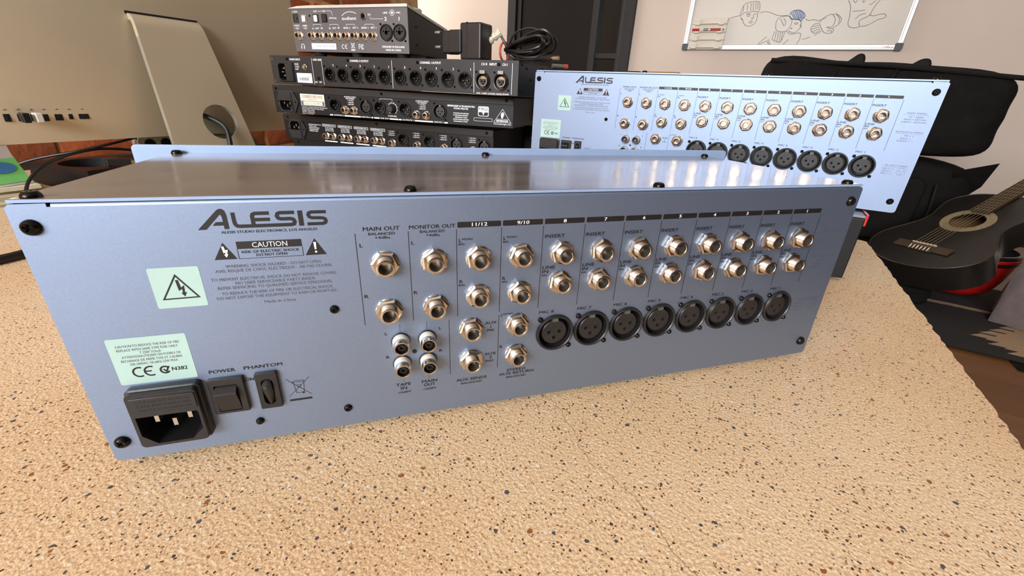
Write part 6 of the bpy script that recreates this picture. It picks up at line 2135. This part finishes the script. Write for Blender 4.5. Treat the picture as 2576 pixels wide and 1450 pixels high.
mb.add([(x * 0.99, y * 0.985, -0.095) for x, y in outline], [tuple(range(n))])
obj('back', mb.mesh('back', ['guitar_black', 'guitar_inside'], smooth=False), guitar)
mb = MB()
mb.tube([(x, y, 0.0) for x, y in outline + outline[:1]], 0.0022, 6, caps=False)
obj('binding', mb.mesh('binding', 'binding_dark'), guitar)
mb = MB()
o1 = [(0.19 + 0.074 * math.cos(2 * PI * k_ / 48), 0.074 * math.sin(2 * PI * k_ / 48)) for k_ in range(48)]
o2 = [(0.19 + 0.048 * math.cos(2 * PI * k_ / 48), 0.048 * math.sin(2 * PI * k_ / 48)) for k_ in range(48)]
mb.add([(x, y, 0.0006) for x, y in o1] + [(x, y, 0.0006) for x, y in o2], [(k_, (k_ + 1) % 48, 48 + (k_ + 1) % 48, 48 + k_) for k_ in range(48)])
obj('rosette', mb.mesh('rosette', 'rosette', smooth=False), guitar)
mb = MB()
mb.box(-0.022, 0.012, -0.092, 0.092, 0.0, 0.007)
mb.box(-0.026, 0.014, -0.042, 0.042, 0.0, 0.0095)
br = bevel(obj('bridge', mb.mesh('bridge', 'fretboard', smooth=False), guitar), 0.002)
mb = MB()
mb.box(0.004, 0.0075, -0.040, 0.040, 0.007, 0.0135)
obj('saddle', mb.mesh('saddle', 'bone', smooth=False), br)
for k_ in range(6):
    y = -0.030 + 0.012 * k_
    mb = MB()
    mb.tube(smooth_path([(-0.026, y, 0.006), (-0.018, y - 0.002, 0.013), (-0.010, y + 0.002, 0.011)], 4), 0.0019, 6)
    obj('string_knot', mb.mesh('string_knot', 'bone'), br)
    mb = MB()
    mb.tube([(-0.018, y, 0.011), (0.006, y, 0.0138), (0.60, y * 0.74, 0.0106), (0.65, y * 0.72, 0.0102)], 0.0009, 6)
    obj('string', mb.mesh('string', 'string'), guitar)
mb = MB()
mb.box(0.242, 0.652, -0.027, 0.027, 0.0005, 0.0085)
fb_ = obj('fingerboard', mb.mesh('fingerboard', 'fretboard', smooth=False), guitar)
L0, f_ = 0.65, 1.0
for k_ in range(1, 19):
    x = 0.65 - (0.65 - 0.65 / 2 ** (k_ / 12.0))
    if x < 0.25:
        break
    mb = MB()
    mb.box(x - 0.0009, x + 0.0009, -0.0268, 0.0268, 0.0085, 0.0098)
    obj('fret', mb.mesh('fret', 'string', smooth=False), fb_)
mb = MB()
vs, fs = [], []
for i, (x, w_, d) in enumerate(((0.355, 0.028, 0.05), (0.40, 0.026, 0.024), (0.62, 0.0245, 0.020), (0.66, 0.026, 0.022))):
    for q in range(9):
        a = PI * q / 8
        vs.append((x, w_ * math.cos(a), 0.0004 - d * math.sin(a)))
for i in range(3):
    fs += [(i * 9 + q, i * 9 + q + 1, i * 9 + 10 + q, i * 9 + 9 + q) for q in range(8)]
    fs.append((i * 9 + 8, i * 9, i * 9 + 9, i * 9 + 17))
fs += [tuple(range(9)), tuple(range(27, 36))]
mb.add(vs, fs)
obj('neck', mb.mesh('neck', 'neck_wood', angle=50), guitar)
mb = MB()
T_ = Matrix.Translation((0.655, 0, 0.0)) @ Matrix.Rotation(0.22, 4, 'Y')
mb.add([(0, -0.026, -0.016), (0.05, -0.036, -0.016), (0.19, -0.032, -0.016), (0.19, 0.032, -0.016), (0.05, 0.036, -0.016), (0, 0.026, -0.016),
        (0, -0.026, 0), (0.05, -0.036, 0), (0.19, -0.032, 0), (0.19, 0.032, 0), (0.05, 0.036, 0), (0, 0.026, 0)],
       [(5, 4, 3, 2, 1, 0), (6, 7, 8, 9, 10, 11)] + [(q, (q + 1) % 6, 6 + (q + 1) % 6, 6 + q) for q in range(6)], T_)
obj('headstock', mb.mesh('headstock', 'neck_wood', smooth=False), guitar)

# red tub-like body under the guitar
tub = thing('red_tub', 'glossy red round tub with black rim, half hidden behind the black guitar', 'tub', (0.935, 2.118, 0.0125))
mb = MB()
mb.lathe(mm([(70, 0), (105, 8), (132, 34), (150, 80), (160, 130), (163, 150)]), 56, T=RU, cap1=False)
obj('tub_body', mb.mesh('tub_body', 'red_gloss'), tub)
mb = MB()
mb.lathe(mm([(163, 149), (166, 152), (167, 184), (163, 190), (155, 190), (150, 180), (140, 120), (110, 40), (80, 14)]), 56, T=RU, cap0=False)
bl = obj('black_rim', mb.mesh('black_rim', 'black_satin'), tub)
mb = MB()
mb.lathe(mm([(167, 164), (168.2, 166), (168.4, 174), (167, 176)]), 56, T=RU, cap0=False, cap1=False)
obj('red_stripe', mb.mesh('red_stripe', 'red_gloss'), bl)

# flat dark cushion the guitar lies on
cu = soft_box(0.12, 0.12, 0.034, 5, 0.006)
cu.name = 'floor_cushion'
tag(obj('floor_cushion', cu, None, (0.66, 1.87, 0.047), (0, 0, 0.5)), 'flat black cushion lying under the black guitar', 'cushion')

# kilim rug with tassels
rug = thing('patterned_rug', 'black kilim rug with tan stripe and stepped tan diamonds on the floor', 'rug', (0.796, 1.485, 0.0), (0, 0, math.radians(-5)))
mb = MB()
nx, ny = 40, 26
vs, fs = [], []
rng = random.Random(6)
for j in range(ny + 1):
    for i in range(nx + 1):
        x, y = -0.75 + 2.1 * i / nx, 0.76 * j / ny
        vs.append((x, y + 0.006 * math.sin(5 * x) * (1 - j / ny), 0.006 + 0.003 * math.sin(7 * x + 2 * y) * math.sin(4 * y + 1)))
for j in range(ny):
    for i in range(nx):
        fs.append((j * (nx + 1) + i, j * (nx + 1) + i + 1, (j + 1) * (nx + 1) + i + 1, (j + 1) * (nx + 1) + i))
mb.add(vs, fs)
ro = obj('woven_field', mb.mesh('woven_field', 'kilim', angle=60), rug)
so = ro.modifiers.new('thickness', 'SOLIDIFY')
so.thickness = 0.004
for x in (0.135, 0.52, 0.9, -0.3):
    mb = MB()
    for q in range(7):
        mb.tube([(x + 0.005 * q, 0.01, 0.005), (x + 0.005 * q + 0.002, -0.02, 0.004), (x + 0.005 * q + 0.004, -0.045, 0.003)], 0.0025, 5)
    obj('tassel', mb.mesh('tassel', 'bag_black'), rug)

# fleece throw heaped on the rug
bm = bmesh.new()
bmesh.ops.create_icosphere(bm, subdivisions=5, radius=1.0)
for v in bm.verts:
    x, y, z = v.co
    f = 1 + 0.10 * math.sin(3 * x + 1) * math.sin(4 * y) + 0.06 * math.sin(9 * x + 2 * z) * math.sin(8 * y + 1) + 0.03 * math.sin(19 * x + 3) * math.sin(17 * y + z * 7)
    rr_ = math.hypot(x, y) or 1.0
    sq = 1 / max(0.5, (abs(x / rr_) ** 4 + abs(y / rr_) ** 4) ** 0.25)
    v.co = (x * 0.255 * f * sq, y * 0.115 * f * sq, (max(-0.02, z) ** 0.55 if z > 0 else max(-0.02, z)) * 0.31 * f)
me = bpy.data.meshes.new('fleece_throw')
bm.to_mesh(me)
bm.free()
me.materials.append(M['fleece'])
me.shade_smooth()
tag(obj('fleece_throw', me, None, (1.262, 1.868, 0.0205), (0, 0, 0.06)), 'grey fleece throw heaped on the patterned rug', 'blanket')
